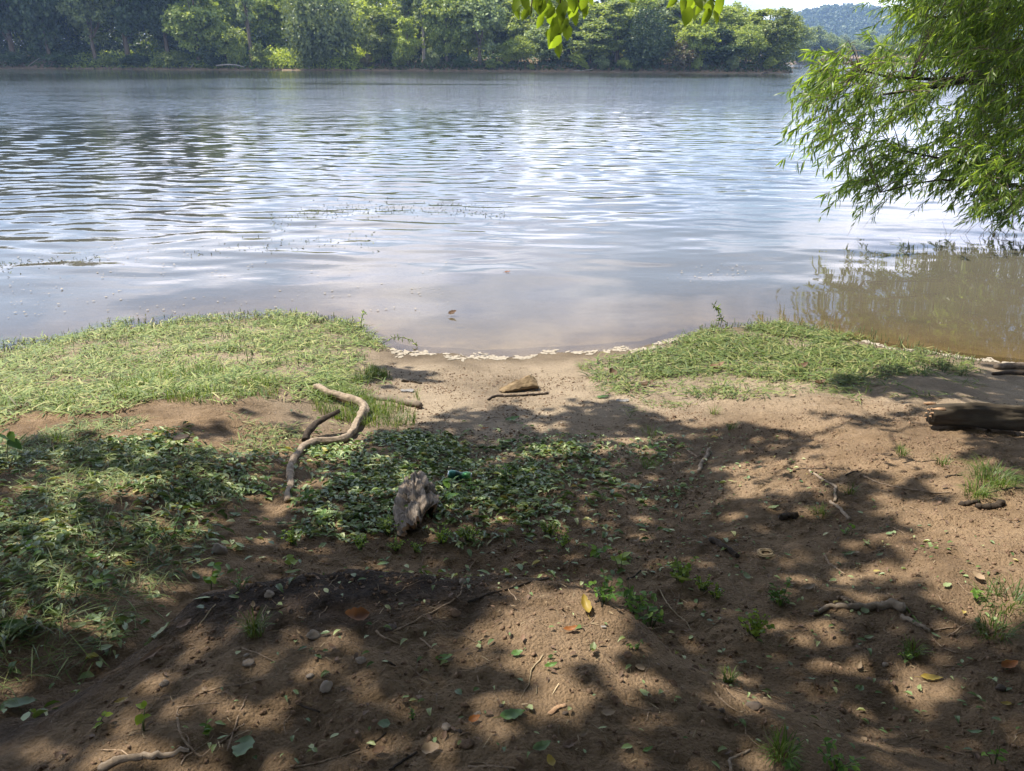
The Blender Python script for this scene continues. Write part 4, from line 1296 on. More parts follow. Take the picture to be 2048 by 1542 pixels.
def foam_run(poly, n, spread):
    P = np.array(poly, float)
    t_ = rg.uniform(0, len(P) - 1.001, n); k_ = t_.astype(int); f_ = (t_ - k_)[:, None]
    q_ = P[k_] * (1 - f_) + P[k_ + 1] * f_
    q_[:, 1] += rg.normal(0, spread, n) * (.3 + 1.4 * vnoise(q_[:, 0] * .03, q_[:, 0] * 0, 77)) + 3 * np.sin(q_[:, 0] * .05) + 6 * (vnoise(q_[:, 0] * .06, q_[:, 0] * 0, 79) - .5)
    q_ = q_[rg.random(n) < sstep(.15, .45, vnoise(q_[:, 0] * .05, q_[:, 0] * 0, 78))]
    return q_


fp = np.concatenate([foam_run([(775, 703), (850, 709), (920, 714), (1000, 714), (1060, 711)], 520, 2.6), foam_run([(1060, 711), (1150, 705), (1240, 699), (1300, 697), (1350, 682), (1380, 672)], 520, 3.0),
                     foam_run([(1500, 652), (1560, 656), (1640, 668), (1720, 682), (1850, 705), (1950, 718), (2060, 732)], 760, 2.4), foam_run([(1115, 704), (1160, 702)], 60, 1.6)])
fw = on_plane(fp[:, 0], fp[:, 1], .01)
disc = np.array([[math.cos(a), math.sin(a), 0] for a in np.arange(8) * .7854] + [[0, 0, .22]])
dcf = np.array([[k, (k + 1) % 8, 8] for k in range(8)])
n = len(fw)
a = rg.uniform(0, 6.28, n)
fw[:, 2] = np.maximum(Gf(fw[:, 0], fw[:, 1]), -.004) + .006
s = .004 + .030 * rg.random(n) ** 2
Bm = basis(np.stack([np.cos(a), np.sin(a), 0 * a], -1), np.array([0, 0, 1.]) + .05 * rand_dir(n, rg))
V, F = scatter(disc, dcf, fw, Bm, np.stack([s * rg.uniform(.8, 1.8, n), s * rg.uniform(.5, .9, n), s * .45], -1))
V = V + (rand_dir(len(V), rg) * .005) * np.array([1, 1, .4])
obj('foam', mesh_data('foam', V, F, M['foam'], True), kind='stuff', label='cream foam crust along the waterline')
fl = np.concatenate([np.stack([rg.uniform(0, 900, 420), rg.uniform(520, 640, 420)], -1), np.stack([rg.uniform(640, 870, 90), 0 * rg.uniform(0, 1, 90)], -1), np.stack([rg.normal(1440, 45, 60), rg.normal(548, 10, 60)], -1), np.stack([rg.uniform(0, 380, 120), rg.normal(505, 12, 120)], -1)])
fl[420:510, 1] = 602 - (fl[420:510, 0] - 640) * .12 + rg.normal(0, 5, 90)
ok = vnoise(fl[:, 0] * .012, fl[:, 1] * .05, 7) > .38
fl = fl[ok]
fw = on_plane(fl[:, 0], fl[:, 1], .012)
n = len(fw); a = rg.uniform(0, 6.28, n); s = .004 + .011 * rg.random(n) ** 2
V, F = scatter(disc, dcf, fw, basis(np.stack([np.cos(a), np.sin(a), 0 * a], -1), np.array([0, 0, 1.]) + 0 * rand_dir(n, rg)), np.stack([s * 1.5, s, s * .5], -1))
obj('foam_flecks', mesh_data('foam_flecks', V, F, M['foam']), kind='stuff', label='white foam flecks drifting on the calm water')
wd = np.concatenate([np.stack([rg.uniform(540, 1020, 700), rg.normal(0, 1, 700)], -1), np.stack([rg.uniform(380, 760, 160), rg.normal(0, 1, 160)], -1), np.stack([rg.uniform(0, 200, 130), rg.normal(0, 1, 130)], -1)])
wd[:700, 1] = 442 - 26 * np.sin((wd[:700, 0] - 540) / 480 * 2.6) + wd[:700, 1] * 9
wd[700:860, 1] = 480 + (760 - wd[700:860, 0]) * .06 + wd[700:860, 1] * 10
wd[860:, 1] = 530 - wd[860:, 0] * .05 + wd[860:, 1] * 8
fw = on_plane(wd[:, 0], wd[:, 1], .0)
n = len(fw)
ax = np.stack([rg.normal(0, 1, n), rg.normal(0, 1, n), rg.uniform(.1, .8, n)], -1)
V, F = scatter(BLADE_V, BLADE_F, fw, basis(ax, rand_dir(n, rg)), np.stack([rg.uniform(.006, .014, n), rg.uniform(.02, .055, n), rg.uniform(.02, .04, n)], -1))
obj('water_weeds', mesh_data('water_weeds', V, F, M['stub']), kind='stuff', label='thin line of water weed tips breaking the surface')

# ------------------------------------------------------------------ forked branch, sticks, logs
def ground_path(pl, n, lift=0.0):
    P = np.array(pl, float)
    w = gp(P[:, 0], P[:, 1])
    S = spline(w, n)
    S[:, 2] = Gf(S[:, 0], S[:, 1]) + lift
    for _ in range(2):
        S[1:-1, 2] = (S[:-2, 2] + S[1:-1, 2] * 2 + S[2:, 2]) / 4
    return S


def px_r(px, py, rpx):
    w = gp([px], [py])
    return rpx / FPX * float(project(w[0])[2])


def rough_tube(S, rad, n, k, amp, seed, lam=14., ridges=3):
    """a tube with bark: ridges along it and lumps"""
    t0 = np.linspace(0, 1, len(S)); t1 = np.linspace(0, 1, n)
    P = np.stack([np.interp(t1, t0, S[:, c]) for c in range(3)], -1); rd = np.interp(t1, t0, rad)
    for _ in range(3):
        P[1:-1] = (P[:-2] + 2 * P[1:-1] + P[2:]) / 4
    V, F = tube(P, rd, k)
    V = V.reshape(n + 2, k, 3)
    Pc = np.concatenate([P[:1], P, P[-1:]])
    th_ = np.arange(k) / k * 2 * math.pi
    ln = np.r_[0, np.cumsum(np.linalg.norm(np.diff(Pc, axis=0), axis=1))][:, None]
    cx_, sx2 = np.cos(th_)[None] * ridges + 9, np.sin(th_)[None] * ridges + 9
    f = (fbm(cx_ * 1.7 + ln * lam * .22, sx2 * 1.7 + ln * lam * .13, seed, 3) - .5) * 1.3 + (fbm(cx_ + ln * lam, sx2 - ln * lam * .7, seed + 5, 3) - .5)
    V = Pc[:, None] + (V - Pc[:, None]) * (1 + amp * f)[..., None]
    return V.reshape(-1, 3), F


MAIN = [(576, 1006), (579, 968), (584, 930), (609, 900), (627, 889), (678, 887), (699, 880), (717, 851), (735, 833), (724, 823), (690, 809), (655, 797), (634, 783)]
_w = gp([q_[0] for q_ in MAIN], [q_[1] for q_ in MAIN])
_d = np.r_[0, np.cumsum(np.linalg.norm(np.diff(_w, axis=0), axis=1))]
S = np.stack([np.interp(np.linspace(0, _d[-1], 46), _d, _w[:, c]) for c in range(3)], -1)
S[1:-1] = (S[:-2] + 3 * S[1:-1] + S[2:]) / 5
rad = np.interp(np.linspace(0, 1, 46), [0, .3, .42, .6, .72, .8, 1], [.017, .022, .026, .027, .031, .035, .033])
rg = np.random.default_rng(61)
S[:, 2] += rad * .8 + np.interp(np.linspace(0, 1, 46), [0, .35, .5, .7, .8, 1], [0, .01, .0, .03, .05, .015])
S[1:-1] += rg.normal(0, .005, (44, 3))
o0 = S[0].copy(); o0[2] -= rad[0]
fb = empty('fallen_branch', o0, label='crooked bare fallen branch with an upturned side shoot beside the grass', category='branch')
kn = 1 + .16 * np.exp(-((np.linspace(0, 1, 46) - .41) / .02) ** 2) + .35 * np.exp(-((np.linspace(0, 1, 46) - .71) / .022) ** 2) + .2 * np.exp(-((np.linspace(0, 1, 46) - .16) / .015) ** 2)
V, F = rough_tube(S, rad * kn * (1 + .05 * rg.normal(size=46)), 150, 18, .55, 5)
obj('main_limb', mesh_data('main_limb', V - o0, F, M['pale_wood'], True), fb)
a = gp([612], [893])[0]
b = at_y(612, 868, a[1] + .05); c = at_y(632, 846, a[1] + .22); e = at_y(678, 822, a[1] + .42)
a = a + np.array([0, 0, .045])
V, F = rough_tube(spline([a, b, c, e], 14), np.linspace(.028, .015, 14), 60, 14, .5, 6)
obj('side_shoot', mesh_data('side_shoot', V - o0, F, M['dark_wood'], True), fb)

STICKS = [  # name, pixel path, radius px at the start, end, material, label
    ('stick', [(735, 797), (790, 803), (840, 817)], 6, 7, 'branch', 'short straight grey stick lying behind the forked branch'),
    ('stick', [(976, 801), (991, 792), (1029, 793), (1060, 791), (1097, 788)], 2.4, 3, 'dark_wood', 'thin dark stick in front of the piece of bark on the sand'),
    ('stick', [(803, 763), (822, 764), (843, 768)], 2.5, 2, 'dark_wood', 'small dark stick on the sand near the left weed mat'),
    ('twig', [(868, 934), (906, 943), (944, 949)], 2, 1.2, 'twig', 'thin brown twig crossing just above the green can'),
    ('twig', [(909, 940), (938, 915), (985, 890)], 1.6, .8, 'twig', 'thin twig running up and away from behind the green can'),
    ('stick', [(1398, 946), (1403, 928), (1416, 914), (1417, 902)], 4, 4, 'pale_wood', 'short curved pale stick standing out on shaded sand'),
    ('twig', [(1368, 897), (1396, 917)], 2, 2, 'twig', 'small twig touching the short curved stick'),
    ('twig', [(1299, 946), (1340, 962), (1390, 985)], 1.5, 1, 'twig', 'thin twig left of the short curved stick'),
    ('stick', [(1619, 942), (1646, 961), (1671, 971), (1669, 1004)], 2.5, 3, 'pale_wood', 'bent pale stick with an elbow on the right slope'),
    ('stick', [(1660, 1003), (1680, 1019), (1699, 1041)], 3, 3.4, 'pale_wood', 'short pale stick continuing below the elbow-bent stick'),
    ('twig', [(1591, 940), (1674, 943)], 1.4, 1.2, 'dark_wood', 'straight dark twig above the elbow-bent stick'),
    ('twig', [(1691, 952), (1727, 940)], 1.5, 1.2, 'dark_wood', 'short dark twig right of the elbow-bent stick'),
    ('stick', [(1727, 953), (1757, 967), (1835, 982), (1904, 986)], 1.8, 1.8, 'twig', 'long thin pale stick running to the grass clump at right'),
    ('stick', [(1951, 988), (2000, 981), (2070, 972)], 1.8, 2, 'dark_wood', 'dark thin stick running out of the right edge'),
    ('twig', [(1890, 955), (1926, 951)], 2, 1.5, 'dark_wood', 'short dark twig left of the bright grass clump'),
    ('twig', [(1804, 927), (1874, 922)], 1.4, 1.2, 'dark_wood', 'thin dark twig on the sunlit sand below the log'),
    ('twig', [(1649, 1111), (1657, 1127), (1690, 1150)], 2.4, 1.6, 'twig', 'bent twig in the shade left of the sunlit patch'),
    ('stick', [(1558, 1037), (1594, 1032)], 6, 6, 'dark_wood', 'stubby dark chunk of wood on the shaded dirt'),
    ('stick', [(1422, 1081), (1445, 1095), (1474, 1114)], 6, 5.5, 'dark_wood', 'stubby brown stick left of the pale ring'),
    ('stick', [(1922, 1012), (1957, 1004)], 6, 4, 'dark_wood', 'charred stub below the grass clump, left one of two'),
    ('stick', [(1954, 1017), (2006, 1010)], 6, 7, 'dark_wood', 'charred stub below the grass clump, right one of two'),
    ('root', [(1620, 1232), (1657, 1217), (1724, 1217), (1785, 1212), (1809, 1220)], 3.5, 11, 'pale_wood', 'exposed pale root crossing the path, thick at its right end'),
    ('stick', [(1677, 1194), (1695, 1202), (1713, 1212)], 4, 4, 'twig', 'short pale stick touching the exposed root from above'),
    ('stick', [(1802, 1234), (1860, 1264)], 5, 3, 'pale_wood', 'flat grey stick slanting away below the exposed root'),
    ('twig', [(1868, 1261), (1913, 1254)], 2, 1.5, 'twig', 'brown twig in the dry grass right of the exposed root'),
    ('twig', [(1896, 1272), (1936, 1247)], 1.6, 1.4, 'twig', 'slanting twig crossing the dry grass right of the root'),
    ('root', [(205, 1538), (248, 1519), (310, 1513), (378, 1502)], 9, 4, 'pale_wood', 'thin root with peeling bark in the sunlit bottom left corner'),
    ('twig', [(354, 1436), (363, 1475), (389, 1508), (404, 1514)], 2.4, 2.4, 'twig', 'dark curved root fibre above the bottom left root'),
    ('twig', [(405, 1515), (445, 1484), (488, 1449)], 2.4, 1.8, 'twig', 'straight twig slanting up from the bottom left root'),
    ('twig', [(455, 1502), (469, 1457), (493, 1394)], 2, 1.4, 'twig', 'upright-lying twig beside the pointed grey-green leaf'),
    ('twig', [(354, 1415), (438, 1407)], 1.6, 1.2, 'twig', 'thin level twig on the dirt at lower left'),
    ('twig', [(398, 1388), (469, 1371), (557, 1350)], 2, 1.3, 'twig', 'long thin root fibre below the pale stones'),
    ('twig', [(484, 1296), (553, 1325)], 2, 1.4, 'twig', 'short twig above the flat pale stone'),
    ('twig', [(396, 1256), (431, 1210)], 1.6, 1.2, 'straw', 'pale stem leaning up the dark slope'),
    ('twig', [(522, 1268), (528, 1240), (524, 1227), (532, 1211)], 1.8, 1.4, 'twig', 'wavy root fibre below the dark crest'),
    ('twig', [(786, 1264), (867, 1225), (921, 1192), (928, 1160)], 2, 1.4, 'twig', 'long straight twig right of the rust-orange leaf'),
    ('twig', [(936, 1205), (988, 1185), (1060, 1165), (1097, 1157)], 2.6, 1.6, 'dark_wood', 'dark branched twig on the crest, longer of two'),
    ('twig', [(963, 1141), (966, 1160), (985, 1178), (1002, 1191)], 3, 2, 'dark_wood', 'dark curved twig on the crest crossing the longer one'),
    ('twig', [(893, 1155), (940, 1127), (992, 1098)], 1.2, 1, 'twig', 'hair-thin twig on the dark crest'),
    ('twig', [(733, 1497), (772, 1466)], 2.6, 1.6, 'dark_wood', 'dark twig slanting near the round green leaf at bottom'),
    ('twig', [(767, 1321), (792, 1333)], 2.4, 1.8, 'dark_wood', 'short dark twig in the shade below the rust-orange leaf'),
    ('twig', [(595, 1407), (640, 1425)], 2.6, 1.6, 'dark_wood', 'dark stubby twig on sunlit dirt at lower left'),
    ('twig', [(779, 1542), (812, 1518), (835, 1505)], 3, 2.4, 'dark_wood', 'dark root end at the bottom edge'),
    ('twig', [(580, 1533), (663, 1519), (720, 1500)], 2, 1.6, 'twig', 'long thin twig near the bottom edge'),
    ('twig', [(752, 1263), (767, 1276), (797, 1288)], 2.4, 1.6, 'twig', 'pale-tipped twig just right of the rust-orange leaf'),
    ('twig', [(841, 1278), (874, 1305)], 2, 1.4, 'twig', 'dark twig between the orange leaf and the sunlit dirt'),
    ('twig', [(1086, 1311), (1063, 1337), (1058, 1370), (1037, 1407)], 1.8, 1.2, 'straw', 'pale dry stem lying on the sunlit dirt above the big oval leaf'),
    ('wood_chip', [(1099, 1429), (1131, 1410)], 5, 4.5, 'rot_wood', 'flat yellowish wood chip on the sunlit dirt'),
    ('twig', [(1462, 1545), (1457, 1520), (1500, 1500)], 3.4, 2, 'pale_wood', 'bent pale root at the bottom edge right of centre'),
    ('twig', [(936, 1535), (985, 1534), (1032, 1538)], 2.4, 2, 'twig', 'reddish root fibre at the bottom edge'),
    ('twig', [(1254, 1160), (1281, 1141)], 2, 1.6, 'dark_wood', 'dark twig among the weed clump on the crest'),
    ('twig', [(1807, 1209), (1825, 1232), (1844, 1251)], 1.8, 1.4, 'grass', 'green stem lying over the thick end of the exposed root'),
    ('twig', [(1320, 1180), (1340, 1215), (1370, 1240), (1385, 1265)], 1.4, 1.2, 'straw', 'long pale stem slanting down from the weed clump'),
    ('twig', [(975, 1085), (1010, 1075), (1070, 1068)], 1.4, 1, 'twig', 'thin twig above the crest centre'),
    ('twig', [(1430, 1385), (1450, 1408), (1475, 1425)], 2.4, 1.6, 'twig', 'short root fibre in the dappled light at lower right'),
    ('twig', [(330, 1040), (400, 1046), (470, 1050)], 1.4, 1, 'twig', 'thin straight stem over the cut leaves at left'),
]
for k, (nm, pl, r0_, r1_, mt, lb) in enumerate(STICKS):
    nseg = 6 + 4 * len(pl)
    S = ground_path(pl, nseg)
    dep = project(S)[2]
    rd = np.linspace(r0_, r1_, nseg) / FPX * dep
    S[:, 2] += rd * .55
    S[1:-1] += np.random.default_rng(k).normal(0, .25, (nseg - 2, 3)) * rd[1:-1, None]
    o0 = S[0].copy()
    V, F = tube(S, rd, 7 if r0_ < 4 else 10, .12, k, squash=.45 if nm == 'wood_chip' else 1)
    o = obj(nm, mesh_data(nm, V - o0, F, M[mt], True), label=lb, category='root' if nm == 'root' else 'twig' if nm == 'twig' else 'wood chip' if nm == 'wood_chip' else 'stick')
    o.location = o0

# log at the right edge
a = gp([1868], [862])[0]; r_ = .098
A = np.array([a[0] - .02, a[1] + r_ * .6, 0]); B = A + np.array([3.2, .10, 0])
S = spline([A, (A + B) / 2, B], 40)
S[:, 2] = G0(S[:, 0], S[:, 1]) + r_ * .88 + np.linspace(.02, .05, 40)
rg = np.random.default_rng(71)
V, F = rough_tube(S, np.interp(np.arange(40), [0, 1, 3, 8, 39], [.060, .070, .076, .082, .088]), 170, 40, .42, 72, 5., 4)
lo_ = empty('log', (A[0], A[1], S[0, 2] - r_), label='thick dark fallen log lying half in shade at the right edge', category='log')
oo = np.array(lo_.location)
obj('bark', mesh_data('log_bark', V - oo, F, noise_mat('log_bark', (.022, .017, .012), (.085, .068, .046), 9, .9, .9, (.35, 1, 1), dist=.012), True), lo_)
parts = []
for k in range(26):
    q = rg.normal(0, .036, 2)
    p0 = S[1] + np.array([-.01, q[0], q[1] + .005])
    parts.append(tube(spline([p0, p0 + np.array([-.045 - .05 * rg.random(), rg.normal(0, .006), rg.normal(0, .006)])], 3), [.016, .012, .004], 5, .3, k))
V, F = join(parts)
obj('broken_end', mesh_data('log_end', V - oo, F, M['rot_wood'], True), lo_, label='splintered reddish end of the log')

for nm, pl, r0_, r1_, mt, lb in [('log', [(1990, 738), (2020, 736), (2080, 739)], 6, 8, 'branch', 'small reddish driftwood log at the waterline by the right edge'),
                                 ('log', [(1985, 750), (2015, 748), (2080, 752)], 3.5, 5, 'dark_wood', 'dark driftwood stick just below the small waterline log')]:
    S = ground_path(pl, 14)
    rd = np.linspace(r0_, r1_, 14) / FPX * project(S)[2]
    S[:, 2] += rd * .7
    V, F = tube(S, rd, 10, .12, 3)
    o = obj(nm, mesh_data(nm, V - S[0], F, M[mt], True), label=lb, category='log'); o.location = S[0]

# ------------------------------------------------------------------ rotten hollow stump piece
a = gp([840], [1078])[0]; b = gp([826], [945])[0]
axv = (b - a) * np.array([1, 1, 0]); Ls = float(np.linalg.norm(axv)); axv /= Ls
ns, nth = 84, 72
s = np.linspace(0, 1, ns)[:, None]; th = np.linspace(R(-18), R(198), nth)[None]
rg = np.random.default_rng(81)
wprof = np.interp(s[:, 0], [0, .08, .3, .6, .85, 1], [.105, .118, .114, .085, .05, .014])[:, None]
hprof = np.interp(s[:, 0], [0, .15, .5, .8, 1], [.105, .115, .125, .085, .02])[:, None]
grain = (fbm(th * 9 + s * 1.2, s * 3.0, 601, 4) - .5)
pit = sstep(.58, .74, fbm(th * 3.0, s * 7, 603, 3))
ridge = np.abs(fbm(th * 4.5, s * 1.6, 607, 3) - .5)
rr_ = 1.06 + .7 * grain - .36 * pit - .7 * ridge
rr_ *= 1 - .10 * np.cos(th * 3 + 1.0)
endcut = .0 + .24 * sstep(R(105), R(50), th) + .12 * (fbm(th * 3.5, th * 0 + 2, 611, 3) - .3)      # the near end is broken back on the right
sy = endcut + (1 - endcut) * s
OX = np.cos(th) * wprof * rr_; OZ = np.sin(th) * hprof * rr_ * (1.05 - .0 * s); OY = sy * Ls
thick = .022
IX = np.cos(th) * np.maximum(wprof * rr_ - thick, .004); IZ = np.sin(th) * np.maximum(hprof * rr_ - thick, .003)
IY = OY + np.where(s < .02, .012, 0)
Vo = np.stack([OX, OY + 0 * OX, OZ], -1).reshape(-1, 3); Vi = np.stack([IX, IY + 0 * OX, IZ], -1).reshape(-1, 3)
i = np.arange(ns - 1)[:, None] * nth; j = np.arange(nth - 1)[None]
Fo = np.stack([i + j + nth, i + j + nth + 1, i + j + 1, i + j], -1).reshape(-1, 4)
nO = ns * nth
Fi = Fo[:, ::-1] + nO
jj_ = np.arange(nth - 1)
Fe = np.stack([jj_ + nO, jj_, jj_ + 1, jj_ + 1 + nO], -1)
Fe2 = np.stack([jj_ + (ns - 1) * nth, jj_ + nO + (ns - 1) * nth, jj_ + 1 + nO + (ns - 1) * nth, jj_ + 1 + (ns - 1) * nth], -1)
st_ = empty('rotten_stump', (a[0], a[1], float(G0(a[0], a[1])) - .005), label='weathered hollow piece of rotten trunk lying among the cut leaves', category='stump')
slope = math.atan2(float(G0(b[0], b[1]) - G0(a[0], a[1])), Ls)
st_.rotation_euler = (slope, 0, math.atan2(-axv[0], axv[1]))
obj('shell', mesh_data('stump_shell', np.concatenate([Vo, Vi]), np.concatenate([Fo, Fi, Fe2]), M['drift'], True), st_)
obj('broken_rim', mesh_data('stump_rim', np.concatenate([Vo + [0, -.002, 0], Vi + [0, -.002, 0]]), Fe, M['rot_wood']), st_, label='paler splintered near edge')

# piece of bark on the sand
a = gp([1003], [786])[0]; b = gp([1078], [781])[0]
Lb = float(np.linalg.norm((b - a)[:2]))
ns, nth = 46, 28
s = np.linspace(0, 1, ns)[:, None]; v = np.linspace(0, 1, nth)[None]
hh = np.interp(s[:, 0], [0, .2, .5, .85, 1], [.008, .035, .075, .10, .055])[:, None] * (1 + .38 * (fbm(s * 9, v * 4, 621, 4) - .5))
bx_ = s * Lb + .03 * (fbm(v * 5, s * 2, 623, 2) - .5)
by_ = v * .20 * (.5 + .6 * s)
bz_ = hh * np.sin(np.clip(v * 1.25 + .18, 0, 1.3) * math.pi / 1.5) + .034 * (np.abs(fbm(s * 7 + v * 5, v * 16, 625, 4) - .5)) + .004
topV = np.stack([bx_ + 0 * by_, by_, bz_], -1).reshape(-1, 3); botV = topV * np.array([1, 1, .0]) + np.stack([0 * bx_ + 0 * by_, .012 + 0 * by_ + 0 * bx_, bz_ * .55 - .012], -1).reshape(-1, 3)
i = np.arange(ns - 1)[:, None] * nth; j = np.arange(nth - 1)[None]
Ft = np.stack([i + j, i + j + nth, i + j + nth + 1, i + j + 1], -1).reshape(-1, 4)
n0 = ns * nth
e1 = np.arange(ns - 1) * nth; e3 = np.arange(nth - 1) + (ns - 1) * nth
Fs1 = np.stack([e1 + n0, e1 + nth + n0, e1 + nth, e1], -1); Fs2 = np.stack([e3, e3 + n0, e3 + 1 + n0, e3 + 1], -1)
o = obj('bark_slab', mesh_data('bark_slab', np.concatenate([topV, botV]), np.concatenate([Ft, Ft[:, ::-1] + n0, Fs1, Fs2]), noise_mat('bark_slab', (.075, .05, .027), (.24, .175, .10), 16, .9, 1.0, (.5, 1.6, 1), dist=.02), True),
        label='ochre wedge of bark lying on the sand near the water', category='bark')
o.location = (a[0], a[1], float(G0(a[0], a[1])) + .004)
o.rotation_euler = (0, 0, math.atan2((b - a)[1], (b - a)[0]))

# ------------------------------------------------------------------ crushed can
w = gp([920], [960])[0]
prof = [(-.078, .0), (-.078, .020), (-.0765, .0255), (-.072, .027), (-.062, .0325), (-.040, .033), (-.012, .033), (.02, .033), (.048, .033), (.062, .0325), (.073, .0268), (.077, .0262), (.078, .025), (.0755, .023), (.0755, .0)]
nth = 28


def lathe(pr, dent=0.0):
    V = []
    for (xx, rr2) in pr:
        for k in range(nth):
            a_ = k / nth * 2 * math.pi
            q = rr2 * (1 - dent * math.exp(-((xx - .004) / .022) ** 2) * max(0, math.cos(a_ - 1.7)) ** 1.0)
            V.append((xx, q * math.cos(a_), q * math.sin(a_)))
    n_ = len(pr)
    ii_ = np.arange(n_ - 1)[:, None] * nth; jj2 = np.arange(nth)[None]
    return np.array(V), np.stack([ii_ + jj2, ii_ + nth + jj2, ii_ + nth + (jj2 + 1) % nth, ii_ + (jj2 + 1) % nth], -1).reshape(-1, 4)


def can_mat():
    m, t, out = new_mat('green_can_print')
    tcn = N(t, 'ShaderNodeTexCoord')
    sxn = N(t, 'ShaderNodeSeparateXYZ'); t.links.new(tcn.outputs['Object'], sxn.inputs[0])
    mr = N(t, 'ShaderNodeMapRange', ins={'From Min': -.08, 'From Max': .08}); t.links.new(sxn.outputs[0], mr.inputs['Value'])
    rp = ramp(t, [(0, (.05, .20, .14)), (.30, (.03, .13, .10)), (.36, (.008, .03, .02)), (.58, (.01, .05, .025)), (.64, (.03, .17, .06)), (.92, (.10, .24, .07)), (1, (.3, .34, .28))])
    t.links.new(mr.outputs[0], rp.inputs[0])
    p = N(t, 'ShaderNodeBsdfPrincipled', ins={'Roughness': .32, 'Metallic': .55}); t.links.new(rp.outputs[0], p.inputs['Base Color'])
    t.links.new(p.outputs[0], out.inputs[0])
    return m


alu, ta, oa = new_mat('aluminium')
pa = N(ta, 'ShaderNodeBsdfPrincipled', ins={'Roughness': .35, 'Metallic': .9}); pa.inputs['Base Color'].default_value = (.55, .58, .57, 1)
ta.links.new(pa.outputs[0], oa.inputs[0])
can = empty('drink_can', (w[0], w[1], float(G0(w[0], w[1])) + .034), label='dented green drink can lying among the cut leaves', category='can')
can.rotation_euler = (R(10), R(3), R(-6))
can.scale = (.94, .94, .94)
dprof = [p for p in prof[3:11]]
fine = []
for (x0_, r0_), (x1_, r1_) in zip(dprof[:-1], dprof[1:]):
    for k in range(4):
        fine.append((x0_ + (x1_ - x0_) * k / 4, r0_ + (r1_ - r0_) * k / 4))
fine.append(dprof[-1])
V, F = lathe(fine, .42); obj('can_body', mesh_data('can_body', V, F, can_mat(), True), can)
V, F = lathe(prof[:4]); obj('can_base', mesh_data('can_base', V, F, alu, True), can)
V, F = lathe(prof[10:]); obj('can_lid', mesh_data('can_lid', V, F, alu, True), can)

# ------------------------------------------------------------------ stones and clods
STONES = [(440, 1103, 38, 'stone', 'pale rounded stone at the edge of the cut leaves'), (628, 1273, 30, 'stone', 'pale angular stone left of the rust-orange leaf'),
          (497, 1328, 24, 'stone', 'flat pale pebble on the dirt below the dark crest'), (493, 1311, 13, 'stone', 'tiny white pebble just above the flat pale pebble'),
          (652, 1376, 28, 'stone', 'half-buried tan stone on the lower left dirt'), (362, 882, 36, 'dark_stone', 'dark stone on the shaded sand at left'),
          (910, 1229, 28, 'clod', 'brown angular clod at the edge of the sunlit dirt'), (1506, 1416, 34, 'dark_stone', 'dark brown angular stone in the dappled light at lower right'),
          (1444, 1423, 18, 'dark_stone', 'small dark stone left of the angular one at lower right'), (935, 1492, 32, 'clod', 'dark crusty clod at the bottom centre'),
          (620, 1352, 16, 'stone', 'small grey pebble above the half-buried tan stone'), (328, 1369, 20, 'stone', 'pale pebble at the edge of the leaf slope'),
          (722, 1323, 22, 'stone', 'dull grey pebble in the shade below the orange leaf'), (780, 1257, 26, 'dark_stone', 'dark lump right of the rust-orange leaf'),
          (955, 1430, 16, 'stone', 'grey pebble left of the big oval leaf'), (893, 1455, 24, 'stone', 'flat whitish pebble in the bottom sunlit patch'), (918, 1464, 14, 'dark_stone', 'dark pebble right of the flat whitish one'),
          (1255, 1310, 18, 'clod', 'knobbly clod right on the sunlit dirt under the weeds'), (1230, 1400, 20, 'clod', 'round clod in the middle of the sunlit dirt'), (2000, 1378, 22, 'dark_stone', 'grey stone near the orange leaf at right edge'),
          (1770, 1330, 14, 'stone', 'pale pebble above the yellow leaf at lower right'), (1003, 1412, 10, 'dark_stone', 'tiny dark pebble above the big oval leaf'), (1130, 1427, 12, 'dark_stone', 'bluish pebble above the wood chip'),
          (925, 1165, 18, 'stone', 'pale lump on the dark crest'), (540, 1190, 22, 'stone', 'whitish lump on the left end of the crest'), (906, 631, 0, 'dark_stone', '')]
for k, (px_, py_, wd_, mt, lb) in enumerate(STONES):
    if not wd_:
        continue
    rg = np.random.default_rng(900 + k)
    w = gp([px_], [py_])[0]
    r_ = wd_ / 2 / FPX * float(project(w)[2])
    nu, nv = 14, 9
    uu = np.arange(nu) / nu * 2 * math.pi; vv = np.linspace(-.5 * math.pi, .5 * math.pi, nv)
    D = np.stack([np.cos(vv)[:, None] * np.cos(uu), np.cos(vv)[:, None] * np.sin(uu), np.sin(vv)[:, None] + 0 * uu], -1)
    pl_ = rand_dir(9, rg); c_ = rg.uniform(.62, .95, 9)
    dd = np.einsum('ijk,lk->ijl', D, pl_)
    rad_ = np.min(np.where(dd > .2, c_ / np.maximum(dd, .2), 9), -1)
    rad_ = np.minimum(rad_, 1.05) * (1 + .06 * rg.normal(size=rad_.shape))
    rad_[0] = rad_[0].mean(); rad_[-1] = rad_[-1].mean()
    V = (D * rad_[..., None] * np.array([1, rg.uniform(.65, .95), rg.uniform(.5, .7)])).reshape(-1, 3) * r_
    i = np.arange(nv - 1)[:, None] * nu; j = np.arange(nu)[None]
    F = np.stack([i + j, i + (j + 1) % nu, i + nu + (j + 1) % nu, i + nu + j], -1).reshape(-1, 4)
    nm = 'dirt_clod' if mt == 'clod' else 'stone'
    o = obj(nm, mesh_data(nm, V, F, M[mt], mt == 'stone'), label=lb, category='clod' if mt == 'clod' else 'stone')
    o.location = (w[0], w[1], w[2] + r_ * .22)
    o.rotation_euler = (rg.normal(0, .15), rg.normal(0, .15), rg.uniform(-.6, .6))

